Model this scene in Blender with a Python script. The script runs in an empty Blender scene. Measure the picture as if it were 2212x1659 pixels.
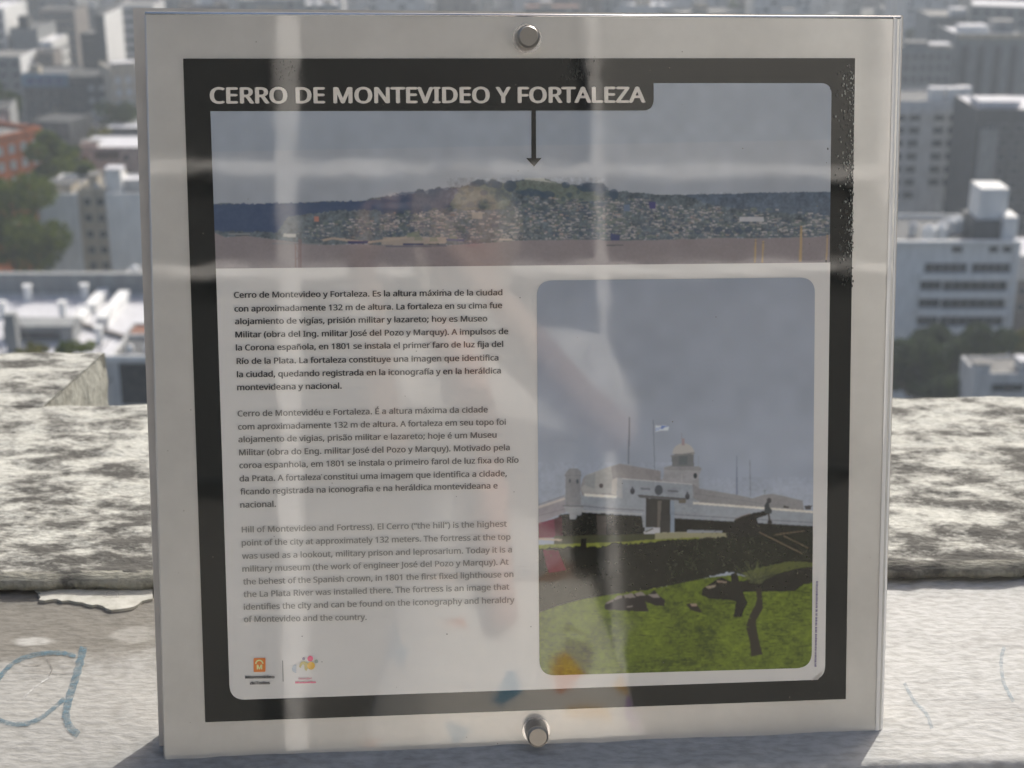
import bpy, bmesh, math, random
import numpy as np
from mathutils import Vector, Matrix, noise as mnoise

# ------------------------------------------------------------------ camera, sky, sun
H = 92.0                                   # camera height above the streets
TH = math.radians(20.0)                    # downward pitch
F, CX, CY, WD = 3311.0, 1106.0, 829.5, 2212.0
scene = bpy.context.scene
cam_d = bpy.data.cameras.new('camera'); cam = bpy.data.objects.new('camera', cam_d)
scene.collection.objects.link(cam); scene.camera = cam
cam.location = (0, 0, H); cam.rotation_euler = (math.pi/2 - TH, 0, 0)
cam_d.sensor_width = 36; cam_d.lens = 36*F/WD
cam_d.clip_start = 0.02; cam_d.clip_end = 9000
cam_d.dof.use_dof = True; cam_d.dof.focus_distance = 1.24; cam_d.dof.aperture_fstop = 9.6

SUN_AZ, SUN_EL = math.radians(24), math.radians(38)
world = bpy.data.worlds.new('World'); scene.world = world; world.use_nodes = True
wn = world.node_tree.nodes; bg = wn['Background']
sky = wn.new('ShaderNodeTexSky'); sky.sky_type = 'NISHITA'; sky.sun_disc = False
sky.sun_elevation = SUN_EL; sky.sun_rotation = SUN_AZ; sky.air_density = 0.85; sky.dust_density = 5; sky.ozone_density = 0.5; sky.altitude = 50
world.node_tree.links.new(sky.outputs[0], bg.inputs[0]); bg.inputs[1].default_value = 0.115
sun_d = bpy.data.lights.new('sun', 'SUN'); sun = bpy.data.objects.new('sun', sun_d)
scene.collection.objects.link(sun)
sun_d.energy = 3.1; sun_d.angle = math.radians(0.53); sun_d.color = (1.0, 0.965, 0.90)
sdir = Vector((math.cos(SUN_EL)*math.sin(SUN_AZ), math.cos(SUN_EL)*math.cos(SUN_AZ), math.sin(SUN_EL)))
sun.rotation_euler = sdir.to_track_quat('Z', 'Y').to_euler()
sun.location = (30, 60, 160)
vs = scene.view_settings; vs.view_transform = 'Standard'; vs.look = 'None'
vs.exposure = 0.50; vs.gamma = 1; vs.use_curve_mapping = False
scene.render.engine = 'CYCLES'
scene.cycles.max_bounces = 7; scene.cycles.volume_bounces = 0; scene.cycles.transparent_max_bounces = 12
scene.cycles.sample_clamp_indirect = 4
rnd = random.Random(7)
C = scene.collection

# ------------------------------------------------------------------ geometry helpers
RX = Vector((1, 0, 0)); FW = Vector((0, math.cos(TH), -math.sin(TH))); DN = Vector((0, -math.sin(TH), -math.cos(TH)))
O = Vector((0, 0, H))
def ray(x, y): return RX*((x-CX)/F) + DN*((y-CY)/F) + FW
def at_z(x, y, z):
    r = ray(x, y); return O + r*((z-H)/r.z)
def at_y(x, y, Y):
    r = ray(x, y); return O + r*(Y/r.y)

def tag(o, label=None, cat=None, group=None, kind=None):
    if label: o['label'] = label
    if cat: o['category'] = cat
    if group: o['group'] = group
    if kind: o['kind'] = kind
    return o
def empty(name, loc=(0, 0, 0), rz=0.0):
    o = bpy.data.objects.new(name, None); C.objects.link(o); o.location = loc; o.rotation_euler = (0, 0, rz)
    o.empty_display_size = 0.1; return o
def link(name, mesh, parent=None, loc=None):
    o = bpy.data.objects.new(name, mesh); C.objects.link(o)
    if parent: o.parent = parent
    if loc is not None: o.location = loc
    return o
def mesh_of(verts, faces, mats, idx=None, smooth=False, name='m'):
    me = bpy.data.meshes.new(name); me.from_pydata([tuple(v) for v in verts], [], faces)
    for m in (mats if isinstance(mats, (list, tuple)) else [mats]): me.materials.append(m)
    if idx is not None: me.polygons.foreach_set('material_index', idx)
    if smooth: me.polygons.foreach_set('use_smooth', [True]*len(me.polygons))
    me.update(); return me
class MB:
    def __init__(s): s.v = []; s.f = []; s.i = []
    def box(s, x0, x1, y0, y1, z0, z1, m=0):
        b = len(s.v)
        s.v += [(x0,y0,z0),(x1,y0,z0),(x1,y1,z0),(x0,y1,z0),(x0,y0,z1),(x1,y0,z1),(x1,y1,z1),(x0,y1,z1)]
        for q in ((0,3,2,1),(4,5,6,7),(0,1,5,4),(1,2,6,5),(2,3,7,6),(3,0,4,7)):
            s.f.append(tuple(b+k for k in q)); s.i.append(m)
    def cyl(s, p, r0, r1, h, n=16, m=0, axis=None):
        b = len(s.v); p = Vector(p); ax = Vector(axis) if axis else Vector((0,0,1)); ax.normalize()
        a = ax.orthogonal().normalized(); c = ax.cross(a)
        for k in range(n):
            t = 2*math.pi*k/n; d = a*math.cos(t)+c*math.sin(t)
            s.v += [tuple(p+d*r0), tuple(p+d*r1+ax*h)]
        for k in range(n):
            j = (k+1) % n; s.f.append((b+2*k, b+2*j, b+2*j+1, b+2*k+1)); s.i.append(m)
        s.f.append(tuple(b+2*k+1 for k in range(n))); s.i.append(m)
        s.f.append(tuple(b+2*k for k in reversed(range(n)))); s.i.append(m)
    def prism(s, pts, z0, z1, m=0):
        b = len(s.v); n = len(pts)
        s.v += [(p[0], p[1], z0) for p in pts] + [(p[0], p[1], z1) for p in pts]
        s.f.append(tuple(b+k for k in reversed(range(n)))); s.f.append(tuple(b+n+k for k in range(n))); s.i += [m, m]
        for k in range(n):
            j = (k+1) % n; s.f.append((b+k, b+j, b+n+j, b+n+k)); s.i.append(m)
    def mesh(s, mats, name='m', smooth=False): return mesh_of(s.v, s.f, mats, s.i, smooth, name)

# ------------------------------------------------------------------ materials
def nt(name):
    m = bpy.data.materials.new(name); m.use_nodes = True
    return m, m.node_tree.nodes, m.node_tree.links, m.node_tree.nodes['Principled BSDF']
def wall_mat(name, col, var=0.18, rough=0.85, scale=0.35, streak=True, spec=0.3):
    m, n, l, p = nt(name); p.inputs['Roughness'].default_value = rough; p.inputs['Specular IOR Level'].default_value = spec
    tc = n.new('ShaderNodeTexCoord'); mp = n.new('ShaderNodeMapping')
    mp.inputs['Scale'].default_value = (scale, scale, scale*(0.25 if streak else 1))
    oi = n.new('ShaderNodeObjectInfo'); ad = n.new('ShaderNodeVectorMath'); ad.operation = 'ADD'
    nz = n.new('ShaderNodeTexNoise'); nz.inputs['Scale'].default_value = 3; nz.inputs['Detail'].default_value = 7
    rp = n.new('ShaderNodeValToRGB')
    rp.color_ramp.elements[0].position = 0.3; rp.color_ramp.elements[0].color = (*[c*(1-var*1.6) for c in col], 1)
    rp.color_ramp.elements[1].position = 0.68; rp.color_ramp.elements[1].color = (*[min(.9, c*(1+var*.5)) for c in col], 1)
    l.new(tc.outputs['Object'], mp.inputs[0]); l.new(mp.outputs[0], ad.inputs[0]); l.new(oi.outputs['Location'], ad.inputs[1])
    l.new(ad.outputs[0], nz.inputs[0]); l.new(nz.outputs[0], rp.inputs[0]); l.new(rp.outputs[0], p.inputs['Base Color'])
    return m
def plain(name, col, rough=0.5, metal=0.0, coat=0.0, var=0.06, scale=40):
    m, n, l, p = nt(name); p.inputs['Roughness'].default_value = rough; p.inputs['Metallic'].default_value = metal
    p.inputs['Coat Weight'].default_value = coat; p.inputs['Coat Roughness'].default_value = 0.03
    tc = n.new('ShaderNodeTexCoord'); nz = n.new('ShaderNodeTexNoise'); nz.inputs['Scale'].default_value = scale; nz.inputs['Detail'].default_value = 5
    rp = n.new('ShaderNodeValToRGB')
    rp.color_ramp.elements[0].position = .3; rp.color_ramp.elements[0].color = (*[c*(1-var) for c in col], 1)
    rp.color_ramp.elements[1].position = .7; rp.color_ramp.elements[1].color = (*[c*(1+var) for c in col], 1)
    l.new(tc.outputs['Object'], nz.inputs[0]); l.new(nz.outputs[0], rp.inputs[0]); l.new(rp.outputs[0], p.inputs['Base Color'])
    return m
M = {}
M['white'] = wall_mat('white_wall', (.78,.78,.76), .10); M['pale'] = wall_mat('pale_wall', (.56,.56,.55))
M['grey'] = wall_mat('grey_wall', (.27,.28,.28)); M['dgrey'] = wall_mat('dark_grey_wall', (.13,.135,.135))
M['beige'] = wall_mat('beige_wall', (.50,.45,.36)); M['taupe'] = wall_mat('taupe_wall', (.24,.215,.195))
M['orange'] = wall_mat('orange_brick_wall', (.62,.20,.08), .25); M['blue'] = wall_mat('blue_wall', (.16,.27,.37))
M['roofw'] = wall_mat('white_roof', (.56,.56,.58), .12, streak=False); M['roofg'] = wall_mat('grey_roof', (.105,.11,.115), .3, streak=False)
M['roofd'] = wall_mat('dark_roof', (.06,.064,.066), .3, streak=False); M['roofp'] = wall_mat('pale_roof', (.19,.187,.18), .25, streak=False)
M['roofr'] = wall_mat('tile_roof', (.25,.12,.08), .25, streak=False)
M['glass'] = plain('window_glass', (.035,.045,.055), .12, var=.4, scale=.6)
M['bglass'] = plain('blue_window_glass', (.03,.07,.22), .15, var=.3, scale=.6)
M['frame'] = plain('window_frame', (.42,.42,.41), .6); M['shut'] = plain('light_shutter', (.55,.56,.55), .6, var=.25, scale=.8)
M['trunk'] = plain('bark', (.09,.07,.05), .9, var=.3, scale=4)
def leaf_mat(name, c0, c1):
    m, n, l, p = nt(name); p.inputs['Roughness'].default_value = .6
    tc = n.new('ShaderNodeTexCoord'); nz = n.new('ShaderNodeTexNoise'); nz.inputs['Scale'].default_value = .55; nz.inputs['Detail'].default_value = 4
    rp = n.new('ShaderNodeValToRGB'); rp.color_ramp.elements[0].position = .38; rp.color_ramp.elements[0].color = (*c0, 1)
    rp.color_ramp.elements[1].position = .62; rp.color_ramp.elements[1].color = (*c1, 1)
    l.new(tc.outputs['Object'], nz.inputs[0]); l.new(nz.outputs[0], rp.inputs[0]); l.new(rp.outputs[0], p.inputs['Base Color'])
    tr = n.new('ShaderNodeBsdfTranslucent'); mx = n.new('ShaderNodeMixShader'); mx.inputs[0].default_value = .45
    l.new(rp.outputs[0], tr.inputs[0]); l.new(p.outputs[0], mx.inputs[1]); l.new(tr.outputs[0], mx.inputs[2])
    l.new(mx.outputs[0], n['Material Output'].inputs[0]); return m
M['leaf'] = leaf_mat('foliage', (.035,.065,.006), (.15,.19,.012)); M['leafd'] = leaf_mat('dark_foliage', (.025,.045,.012), (.06,.09,.02))
M['leafy'] = leaf_mat('yellow_green_foliage', (.12,.12,.015), (.22,.21,.03))

# ------------------------------------------------------------------ ground and streets
def ground_mat():
    m, n, l, p = nt('city_ground'); p.inputs['Roughness'].default_value = .9
    tc = n.new('ShaderNodeTexCoord'); nz = n.new('ShaderNodeTexNoise'); nz.inputs['Scale'].default_value = .03; nz.inputs['Detail'].default_value = 9
    rp = n.new('ShaderNodeValToRGB'); e = rp.color_ramp.elements
    e[0].position = .35; e[0].color = (.045,.06,.03,1); e[1].position = .6; e[1].color = (.14,.14,.135,1)
    x = e.new(.5); x.color = (.06,.062,.065,1)
    l.new(tc.outputs['Object'], nz.inputs[0]); l.new(nz.outputs[0], rp.inputs[0]); l.new(rp.outputs[0], p.inputs['Base Color']); return m
g = MB(); R_ = 7000
g.v = [(-R_,-200,0),(R_,-200,0),(R_,R_,0),(-R_,R_,0)]; g.f = [(0,1,2,3)]; g.i = [0]
tag(link('ground', g.mesh([ground_mat()])), 'dark city ground between the blocks', None, None, 'structure')
asph = plain('asphalt', (.055,.057,.06), .9, var=.25, scale=.4)
st = MB()
for k in range(-4, 5):
    x = k*118+20; st.v += [(x-5,120,.01),(x+5,120,.01),(x+5+260,2200,.01),(x-5+260,2200,.01)]; b = len(st.v)-4; st.f.append((b,b+1,b+2,b+3)); st.i.append(0)
tag(link('road', st.mesh([asph])), 'asphalt streets running away between the city blocks', None, None, 'structure')
st = MB()
for y in range(215, 1500, 112):
    st.v += [(-900,y-5,.02),(900,y-5,.02),(900,y+5,.02),(-900,y+5,.02)]; b = len(st.v)-4; st.f.append((b,b+1,b+2,b+3)); st.i.append(0)
tag(link('road', st.mesh([asph])), 'asphalt cross streets between the city blocks', None, None, 'structure')

# ------------------------------------------------------------------ buildings
_w = {}
def window_mesh(w, h, glass='glass', frame='frame', bars=1):
    k = (round(w,2), round(h,2), glass, frame, bars)
    if k not in _w:
        b = MB(); t = .09
        b.box(-w/2, w/2, -.03, .02, -h/2, h/2, 0)                         # pane
        b.box(-w/2-t, -w/2, -.12, .02, -h/2-t, h/2+t, 1); b.box(w/2, w/2+t, -.12, .02, -h/2-t, h/2+t, 1)
        b.box(-w/2, w/2, -.12, .02, h/2, h/2+t, 1); b.box(-w/2, w/2, -.2, .02, -h/2-t, -h/2, 1)
        for q in range(bars):
            x = -w/2 + w*(q+1)/(bars+1); b.box(x-.04, x+.04, -.08, -.031, -h/2, h/2, 1)
        _w[k] = b.mesh([M[glass], M[frame]], 'window')
    return _w[k]
def put_windows(root, xs, zs, w, h, glass='glass', frame='frame', bars=1, y=0.0, side=0, wd=0):
    me = window_mesh(w, h, glass, frame, bars)
    for z in zs:
        for x in xs:
            o = link('window', me, root)
            if side == 0: o.location = (x, y-.021, z)
            elif side == 1: o.location = (wd/2+.021, x, z); o.rotation_euler = (0,0,math.pi/2)
            else: o.location = (-wd/2-.021, x, z); o.rotation_euler = (0,0,-math.pi/2)
def body(root, w, d, h, wall, roof, par=.9, y0=0.0, x0=None, x1=None):
    a = -w/2 if x0 is None else x0; c = w/2 if x1 is None else x1
    b = MB(); b.box(a, c, y0, d, 0, h-par); link('wall', b.mesh([M[wall]]), root)
    b = MB(); b.box(a+.25, c-.25, y0+.25, d-.25, h-par, h-par+.1); link('roof', b.mesh([M[roof]]), root)
    b = MB(); b.box(a, c, y0, y0+.25, h-par, h); b.box(a, c, d-.25, d, h-par, h)
    b.box(a, a+.25, y0+.25, d-.25, h-par, h); b.box(c-.25, c, y0+.25, d-.25, h-par, h); link('parapet', b.mesh([M[wall]]), root)
def roof_house(root, x, y, w, d, z, h, wall='pale', roof='roofw', name='roof_house'):
    b = MB(); b.box(x-w/2, x+w/2, y, y+d, z, z+h, 0); b.box(x-w/2-.15, x+w/2+.15, y-.15, y+d+.15, z+h, z+h+.15, 1)
    return link(name, b.mesh([M[wall], M[roof]]), root)
def tank(root, x, y, r, z, h, m='pale'):
    b = MB(); b.cyl((x,y,z), r, r, h, 14); b.cyl((x,y,z+h), r*1.03, r*.25, h*.3, 14); return link('water_tank', b.mesh([M[m]]), root)
def building(name, label, x0, x1, yt, dist, depth, yaw=0, wall='grey', roof='roofg', par=.9, group=None, cat='building'):
    a = at_y(x0, yt, dist); c = at_y(x1, yt, dist); w = c.x-a.x; h = (a.z+c.z)/2
    cy = math.cos(math.radians(yaw)); root = empty(name, ((a.x+c.x)/2, dist, 0), math.radians(yaw)); w /= max(.35, cy)
    tag(root, label, cat, group); body(root, w, depth, h, wall, roof, par); root['w'] = w; root['h'] = h
    return root, w, h
def rows(h, n, step=3.0, top=2.2): return [h-top-step*k for k in range(n)]
def cols(w, n, m=1.6): return [(-w/2+m)+(w-2*m)*k/(n-1) if n > 1 else 0 for k in range(n)]

G_BLOCK = 'apartment blocks of the city below'
def rp(root, x, y, z):                      # a point of a roof, in the frame of an unrotated building
    p = at_z(x, y, z); return p.x-root.location.x, p.y-root.location.y
# --- left of the sign, near to far
r, w, h = building('low_building', 'broad low building with bright white flat roofs just past the parapet', -430, 345, 768, 187, 28, 0, 'pale', 'roofw', .5)
zr = h-.4
b = MB(); b.box(-w/2, w/2, 28.05, 29.4, 0, h+2.9); link('back_wall', b.mesh([M['grey']]), r)
for (x, y) in ((60,652), (183,650), (5,688), (135,688), (214,744)):
    px, py = rp(r, x, y, zr); b = MB(); b.box(px-.45, px+.45, py, py+.8, zr, zr+2.2); b.box(px-.6, px+.6, py-.15, py+.95, zr+2.2, zr+2.4)
    link('chimney', b.mesh([M['white']]), r)
for (xa, ya, xb, yb, hh) in ((226,640,196,677,1.3), (184,683,168,704,1.2), (271,648,222,708,1.5), (144,712,118,738,1.6)):
    p = rp(r, xa, ya, zr); q = rp(r, xb, yb, zr)
    b = MB(); n_ = Vector((q[1]-p[1], p[0]-q[0], 0)).normalized()*.75
    b.prism([(p[0]-n_.x,p[1]-n_.y), (p[0]+n_.x,p[1]+n_.y), (q[0]+n_.x,q[1]+n_.y), (q[0]-n_.x,q[1]-n_.y)][::-1], zr, zr+hh)
    link('roof_beam', b.mesh([M['white']]), r)
px, py = rp(r, 30, 760, zr); b = MB(); b.box(px-.7, px+.7, py-.5, py+1, zr, zr+5.2, 0); link('chimney', b.mesh([M['grey']]), r)
px, py = rp(r, 84, 740, zr)
b = MB(); n = 14; 
for k in range(n):
    t0, t1 = math.pi*k/n, math.pi*(k+1)/n
    a0, a1 = (px-4.6*math.cos(t0), zr+2.6*math.sin(t0)), (px-4.6*math.cos(t1), zr+2.6*math.sin(t1)); q = len(b.v)
    b.v += [(a0[0],py,a0[1]),(a1[0],py,a1[1]),(a1[0],py+5,a1[1]),(a0[0],py+5,a0[1]),(px,py,zr)]; b.f += [(q,q+1,q+2,q+3),(q,q+4,q+1)]; b.i += [0,1]
b = MB(); b.box(px-4.6, px+4.6, py, py+4, zr, zr+2.3, 0); b.box(px-3.4, px+3.0, py-.04, py, zr+.5, zr+1.5, 1); link('roof_house', b.mesh([M['grey'], M['glass']]), r)
b = MB(); p = rp(r, 168, 704, zr); q = rp(r, 270, 734, zr); b.prism([(p[0],p[1]-.25),(q[0],q[1]-.25),(q[0],q[1]+.25),(p[0],p[1]+.25)], zr, zr+.7); link('roof_kerb', b.mesh([M['taupe']]), r)

r, w, h = building('small_house', 'small white house with a deep dark opening beside the left edge of the sign', 238, 352, 768, 150, 7, 0, 'pale', 'roofg', .5)
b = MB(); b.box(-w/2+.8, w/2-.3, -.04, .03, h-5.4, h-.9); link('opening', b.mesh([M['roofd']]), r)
b = MB(); b.box(-w/2-.3, w/2+.3, -.35, -.05, h-.55, h+.1); link('roof_edge', b.mesh([M['white']]), r)
for x in (-1.2, .6, 2.1): tank(r, x, 2.2, .35, h-.4, .7, 'white')
r, w, h = building('stair_tower', 'little grey stair tower with a tiled top behind the small white house', 270, 345, 722, 158, 4, 0, 'grey', 'roofr', .3)
put_windows(r, [-.6], [h-1.6], 1.6, 1.3, bars=0)
r, w, h = building('roof_shed', 'small shed with a white sloping awning on the line of the grey wall', 196, 262, 600, 222, 4, 0, 'dgrey', 'roofp', .3)
b = MB(); b.prism([(-w/2-.6,-2.4),(-w/2+.4,-2.4),(-w/2+3.2,.2),(-w/2+2.2,.2)], h-.2, h+.05); link('awning', b.mesh([M['white']]), r)
r, w, h = building('roof_shed', 'pale box with a round vent hood at the end of the grey wall', 264, 330, 596, 221, 4, 0, 'pale', 'roofp', .3)
tank(r, -.6, 1.2, .7, h, 1.0, 'white')

# tall block with blank side walls and a recessed window bay
r, w, h = building('apartment_block', 'tall grey apartment block with blank walls either side of a column of small windows', 78, 335, 418, 258, 16, 0, 'grey', 'roofg', .8)
x1 = -w/2 + w*(163-78)/257; x2 = -w/2 + w*(226-78)/257
for o in [c for c in r.children]: bpy.data.objects.remove(o)
body(r, w, 16, h, 'white', 'roofp', .8, 0, -w/2, x1); body(r, w, 16, h+.6, 'beige', 'roofg', .8, 1.1, x1+.02, x2-.02); body(r, w, 16, h, 'white', 'roofp', .8, .1, x2, w/2)
put_windows(r, [x1+(x2-x1)*.32, x1+(x2-x1)*.76], rows(h, 7, 2.85, 1.7), 1.15, 1.15, bars=0, y=1.1)
roof_house(r, -w/2+3.0, 3, 4.5, 5, h-.8, 1.6, 'beige', 'roofg'); roof_house(r, 2.6, 2.5, 2.6, 3, h-.8, 4.4, 'white', 'roofw'); roof_house(r, -1.4, 4, 1.6, 3, h-.8, 3.0, 'beige', 'roofp')
roof_house(r, 6.2, 4, 4.5, 3, h-.8, 2.2, 'pale', 'roofw'); tank(r, 8.6, 2.5, .8, h-.7, 1.6, 'white'); tank(r, -.2, 2, .5, h-.2, 1.2)
r, w, h = building('brick_building', 'orange brick building with white framed windows at the left edge', -150, 63, 296, 292, 22, 0, 'orange', 'roofp', .6)
for o in [c for c in r.children]: bpy.data.objects.remove(o)
r.location.x = at_y(63, 296, 292).x; r.location.y = 300; r.rotation_euler.z = math.radians(60); w = 24
for zt in (1,):
    b = MB(); b.box(-w, 0, 0, 20, 0, h-.6); link('wall', b.mesh([M['orange']]), r); b = MB(); b.box(-w, 0, 0, 20, h-.6, h-.4); link('roof', b.mesh([M['roofp']]), r)
    b = MB(); b.box(-w, 0, -.1, .2, h-.4, h+.5); b.box(-.2, .1, .2, 20, h-.4, h+.5); link('parapet', b.mesh([M['orange']]), r)
put_windows(r, [-2.0-3.0*k for k in range(7)], rows(h, 4, 3.1, 2.5), 1.3, 1.5, 'shut', 'shut', 1)
put_windows(r, [3, 7, 11, 15], rows(h, 4, 3.1, 2.3), 1.3, 1.7, 'glass', 'shut', 1, side=1, wd=-.0)
r, w, h = building('house', 'grey house with white flat roof and dark garage-like opening behind the tall block', 167, 345, 318, 322, 14, 0, 'grey', 'roofw', .4)
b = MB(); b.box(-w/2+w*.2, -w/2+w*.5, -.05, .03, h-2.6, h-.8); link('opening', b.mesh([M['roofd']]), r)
put_windows(r, [w*.08, w*.27, w*.42], [h-2.2, h-5.4], 1.2, 1.3, bars=0); put_windows(r, [-w*.42], [h-2.2, h-5.4], 1.2, 1.3, bars=0)
roof_house(r, -w*.36, .2, 3.6, 3, h-.4, 1.3, 'pale', 'roofp')
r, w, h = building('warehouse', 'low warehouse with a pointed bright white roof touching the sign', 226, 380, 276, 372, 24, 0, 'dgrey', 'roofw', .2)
r, w, h = building('house', 'small light house with an arched doorway in front of the dark blocks', 158, 218, 268, 385, 10, 0, 'white', 'roofg', .4)
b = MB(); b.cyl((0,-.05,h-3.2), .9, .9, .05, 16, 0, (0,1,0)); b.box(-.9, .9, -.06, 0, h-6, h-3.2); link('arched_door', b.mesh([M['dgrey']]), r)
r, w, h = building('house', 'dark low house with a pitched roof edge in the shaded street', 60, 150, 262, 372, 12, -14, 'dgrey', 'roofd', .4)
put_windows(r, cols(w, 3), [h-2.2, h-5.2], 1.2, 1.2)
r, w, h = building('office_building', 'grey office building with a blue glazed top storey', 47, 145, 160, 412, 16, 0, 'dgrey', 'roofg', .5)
b = MB(); b.box(-w/2-.15, w/2+.15, -.2, -.02, h-3.4, h+.1); link('blue_storey', b.mesh([M['blue']]), r)
put_windows(r, cols(w, 4, 2.2), [h-1.9], 1.9, 1.3, 'bglass', 'frame', 1, y=-.2); put_windows(r, cols(w, 4, 2.0), rows(h, 5, 3.0, 5.2), 1.9, 1.5, 'glass', 'frame', 1)
b = MB(); b.box(w*.16, w*.20, -1.4, 0, 0, h-8); b.box(w*.2, w*.48, -1.4, 0, h-13.8, h-13.2); link('balcony', b.mesh([M['beige']]), r)
roof_house(r, -w*.3, 3, 2.5, 3, h-.5, 2.2, 'beige', 'roofp')
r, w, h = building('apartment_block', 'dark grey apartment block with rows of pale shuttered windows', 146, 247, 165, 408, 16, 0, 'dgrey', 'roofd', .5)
put_windows(r, [-w*.38, -w*.27], rows(h, 6, 3.3, 2.4), 1.7, 1.9, 'glass'); put_windows(r, [-w*.02, w*.2], rows(h, 6, 3.3, 3.0), 1.3, 1.1, 'shut', 'shut', 0)
put_windows(r, [w*.40], rows(h, 5, 3.3, 2.8), 1.3, 1.3)
r, w, h = building('apartment_block', 'sunlit beige block with slanting roof ledge beside the top left of the sign', 246, 372, 148, 400, 18, 24, 'beige', 'roofp', .6)
put_windows(r, cols(w, 6), rows(h, 6, 3.1, 2.6), 1.3, 1.7, 'shut', 'frame', 0); roof_house(r, -w*.25, 3, 6, 4, h-.4, 1.6, 'beige', 'roofw')
r, w, h = building('tower_block', 'large blank grey tower stepping up behind the blue glazed office', 20, 108, 62, 470, 20, 0, 'grey', 'roofg', .5)
for o in [c for c in r.children]: bpy.data.objects.remove(o)
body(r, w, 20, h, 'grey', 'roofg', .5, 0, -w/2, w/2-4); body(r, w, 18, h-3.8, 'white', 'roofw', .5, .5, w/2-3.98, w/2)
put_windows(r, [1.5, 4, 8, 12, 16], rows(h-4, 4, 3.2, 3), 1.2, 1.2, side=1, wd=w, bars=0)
roof_house(r, -3, 4, 3, 4, h-.4, 3.4, 'dgrey', 'roofd')
r, w, h = building('apartment_block', 'brownish dark block standing in front of the blank grey tower', 76, 114, 112, 452, 9, 0, 'taupe', 'roofd', .5)
put_windows(r, cols(w, 2), rows(h, 4), 1.1, 1.2)
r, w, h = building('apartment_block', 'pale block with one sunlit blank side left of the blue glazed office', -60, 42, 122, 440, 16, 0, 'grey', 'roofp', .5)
b = MB(); b.box(w/2, w/2+.12, 0, 16, 0, h); link('sunlit_side', b.mesh([M['white']]), r); put_windows(r, cols(w, 4), rows(h, 6), 1.6, 1.3)  # white sheet puts the sunlight on this side into its colour
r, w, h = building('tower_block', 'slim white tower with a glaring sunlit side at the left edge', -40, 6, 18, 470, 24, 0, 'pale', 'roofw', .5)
b = MB(); b.box(w/2, w/2+.12, 0, 20, 0, h); link('sunlit_side', b.mesh([M['white']]), r); put_windows(r, cols(w, 3), rows(h, 9), 1.3, 1.3)  # the sun's glare on the side is coloured in with a white sheet
r, w, h = building('tower_block', 'narrow dark tower with its sunlit side coloured white left of the sign top corner', 203, 224, 32, 475, 24, 0, 'dgrey', 'roofg', .5)
b = MB(); b.box(w/2, w/2+.12, 0, 22, 0, h); link('sunlit_side', b.mesh([M['white']]), r); put_windows(r, [0], rows(h, 9), 1.4, 1.3)  # bright sunlit side of the dark tower, coloured in as a white sheet
r, w, h = building('tower_block', 'dark grey tower with its sunlit right side coloured pale', 172, 212, 72, 480, 12, 0, 'dgrey', 'roofp', .5)
put_windows(r, cols(w, 3), rows(h, 7), 1.2, 1.2); b = MB(); b.box(w/2, w/2+.12, 0, 12, 0, h); link('sunlit_side', b.mesh([M['beige']]), r)  # beige sheet colours the sun-facing side lighter than the front
r, w, h = building('tower_block', 'light grey tower half hidden behind the top left corner of the sign', 252, 330, 12, 520, 18, 0, 'pale', 'roofp', .5)
put_windows(r, cols(w, 6), rows(h, 9), 1.4, 1.3)
r, w, h = building('apartment_block', 'wide hazy block with a dark wooded roof line at the upper left', 84, 160, 22, 560, 18, 0, 'taupe', 'roofd', .5)
put_windows(r, cols(w, 6), rows(h, 7), 1.4, 1.3)
r, w, h = building('house', 'grey cottage with pale window boxes below the tall tree at the left edge', -40, 18, 235, 330, 12, 10, 'grey', 'roofd', .4)
put_windows(r, cols(w, 4), rows(h, 3), 1.2, 1.2, 'shut', 'shut', 0)

# --- right of the sign
r, w, h = building('office_building', 'grey office building with long dark ribbon windows and white boxes on its roof', 1905, 2198, 519, 243, 18, 0, 'white', 'roofg', .9)
for k in range(8):
    z = h-1.2-3.05*k
    if k == 0:
        put_windows(r, [w*.06], [z-.3], 1.6, .9, bars=0); put_windows(r, [w*.33, w*.43], [z-.3], 1.4, .9, bars=0)
    else:
        for (a, c, dz) in (((-.17,.15,0), (.18,.47,0)) if k == 1 else ((-.19,-.03,.15), (-.02,.46,0))):
            a *= w; c *= w
            put_windows(r, [(a+c)/2], [z-.4+dz], c-a-.2, 1.5, bars=max(2,int((c-a)/1.6)))
        b = MB(); b.box(-.2*w, .485*w, -1.0, -.22, z-2.35, z-1.25); link('balcony', b.mesh([M['white']]), r)
b = MB(); b.box(-w/2-.3, w/2+.4, -.7, -.02, h-.55, h+.05); link('cornice', b.mesh([M['white']]), r)
b = MB(); b.box(w/2-.1, w/2+.5, -.6, 16, 0, h-.6); link('corner_pier', b.mesh([M['white']]), r)
b = MB(); b.box(w*.21, w*.50, 3.5, 11, h-.9, h+2.4); link('plant_room', b.mesh([M['dgrey']]), r)
b = MB(); b.box(w*.25, w*.46, 4.2, 10, h+2.4, h+7.6, 0); link('lift_house', b.mesh([M['white']]), r)
b = MB(); b.box(w*.42, w*.52, 2.0, 6.5, h-.9, h+3.4); link('stair_house', b.mesh([M['white']]), r)
for (x, y, s_) in ((-.12,3,1.1), (-.02,4,1.1), (.03,7,.9), (.1,8,1.0), (.17,9,1.2), (-.2,6,.8)): tank(r, w*x, y, s_, h-.9, 1.6+.5*s_, 'white' if s_ > .95 else 'pale')
r, w, h = building('apartment_block', 'tall grey apartment block with dark square windows behind the ribbon windowed office', 1870, 2112, 218, 342, 18, 0, 'pale', 'roofg', .7)
put_windows(r, [w*.17, w*.3, w*.38], rows(h, 6, 2.95, 3.6), 2.2, 1.5, bars=1); put_windows(r, [-w*.05, -w*.18], rows(h, 7, 2.95, 3.6), 2.2, 1.5, bars=1)
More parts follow.
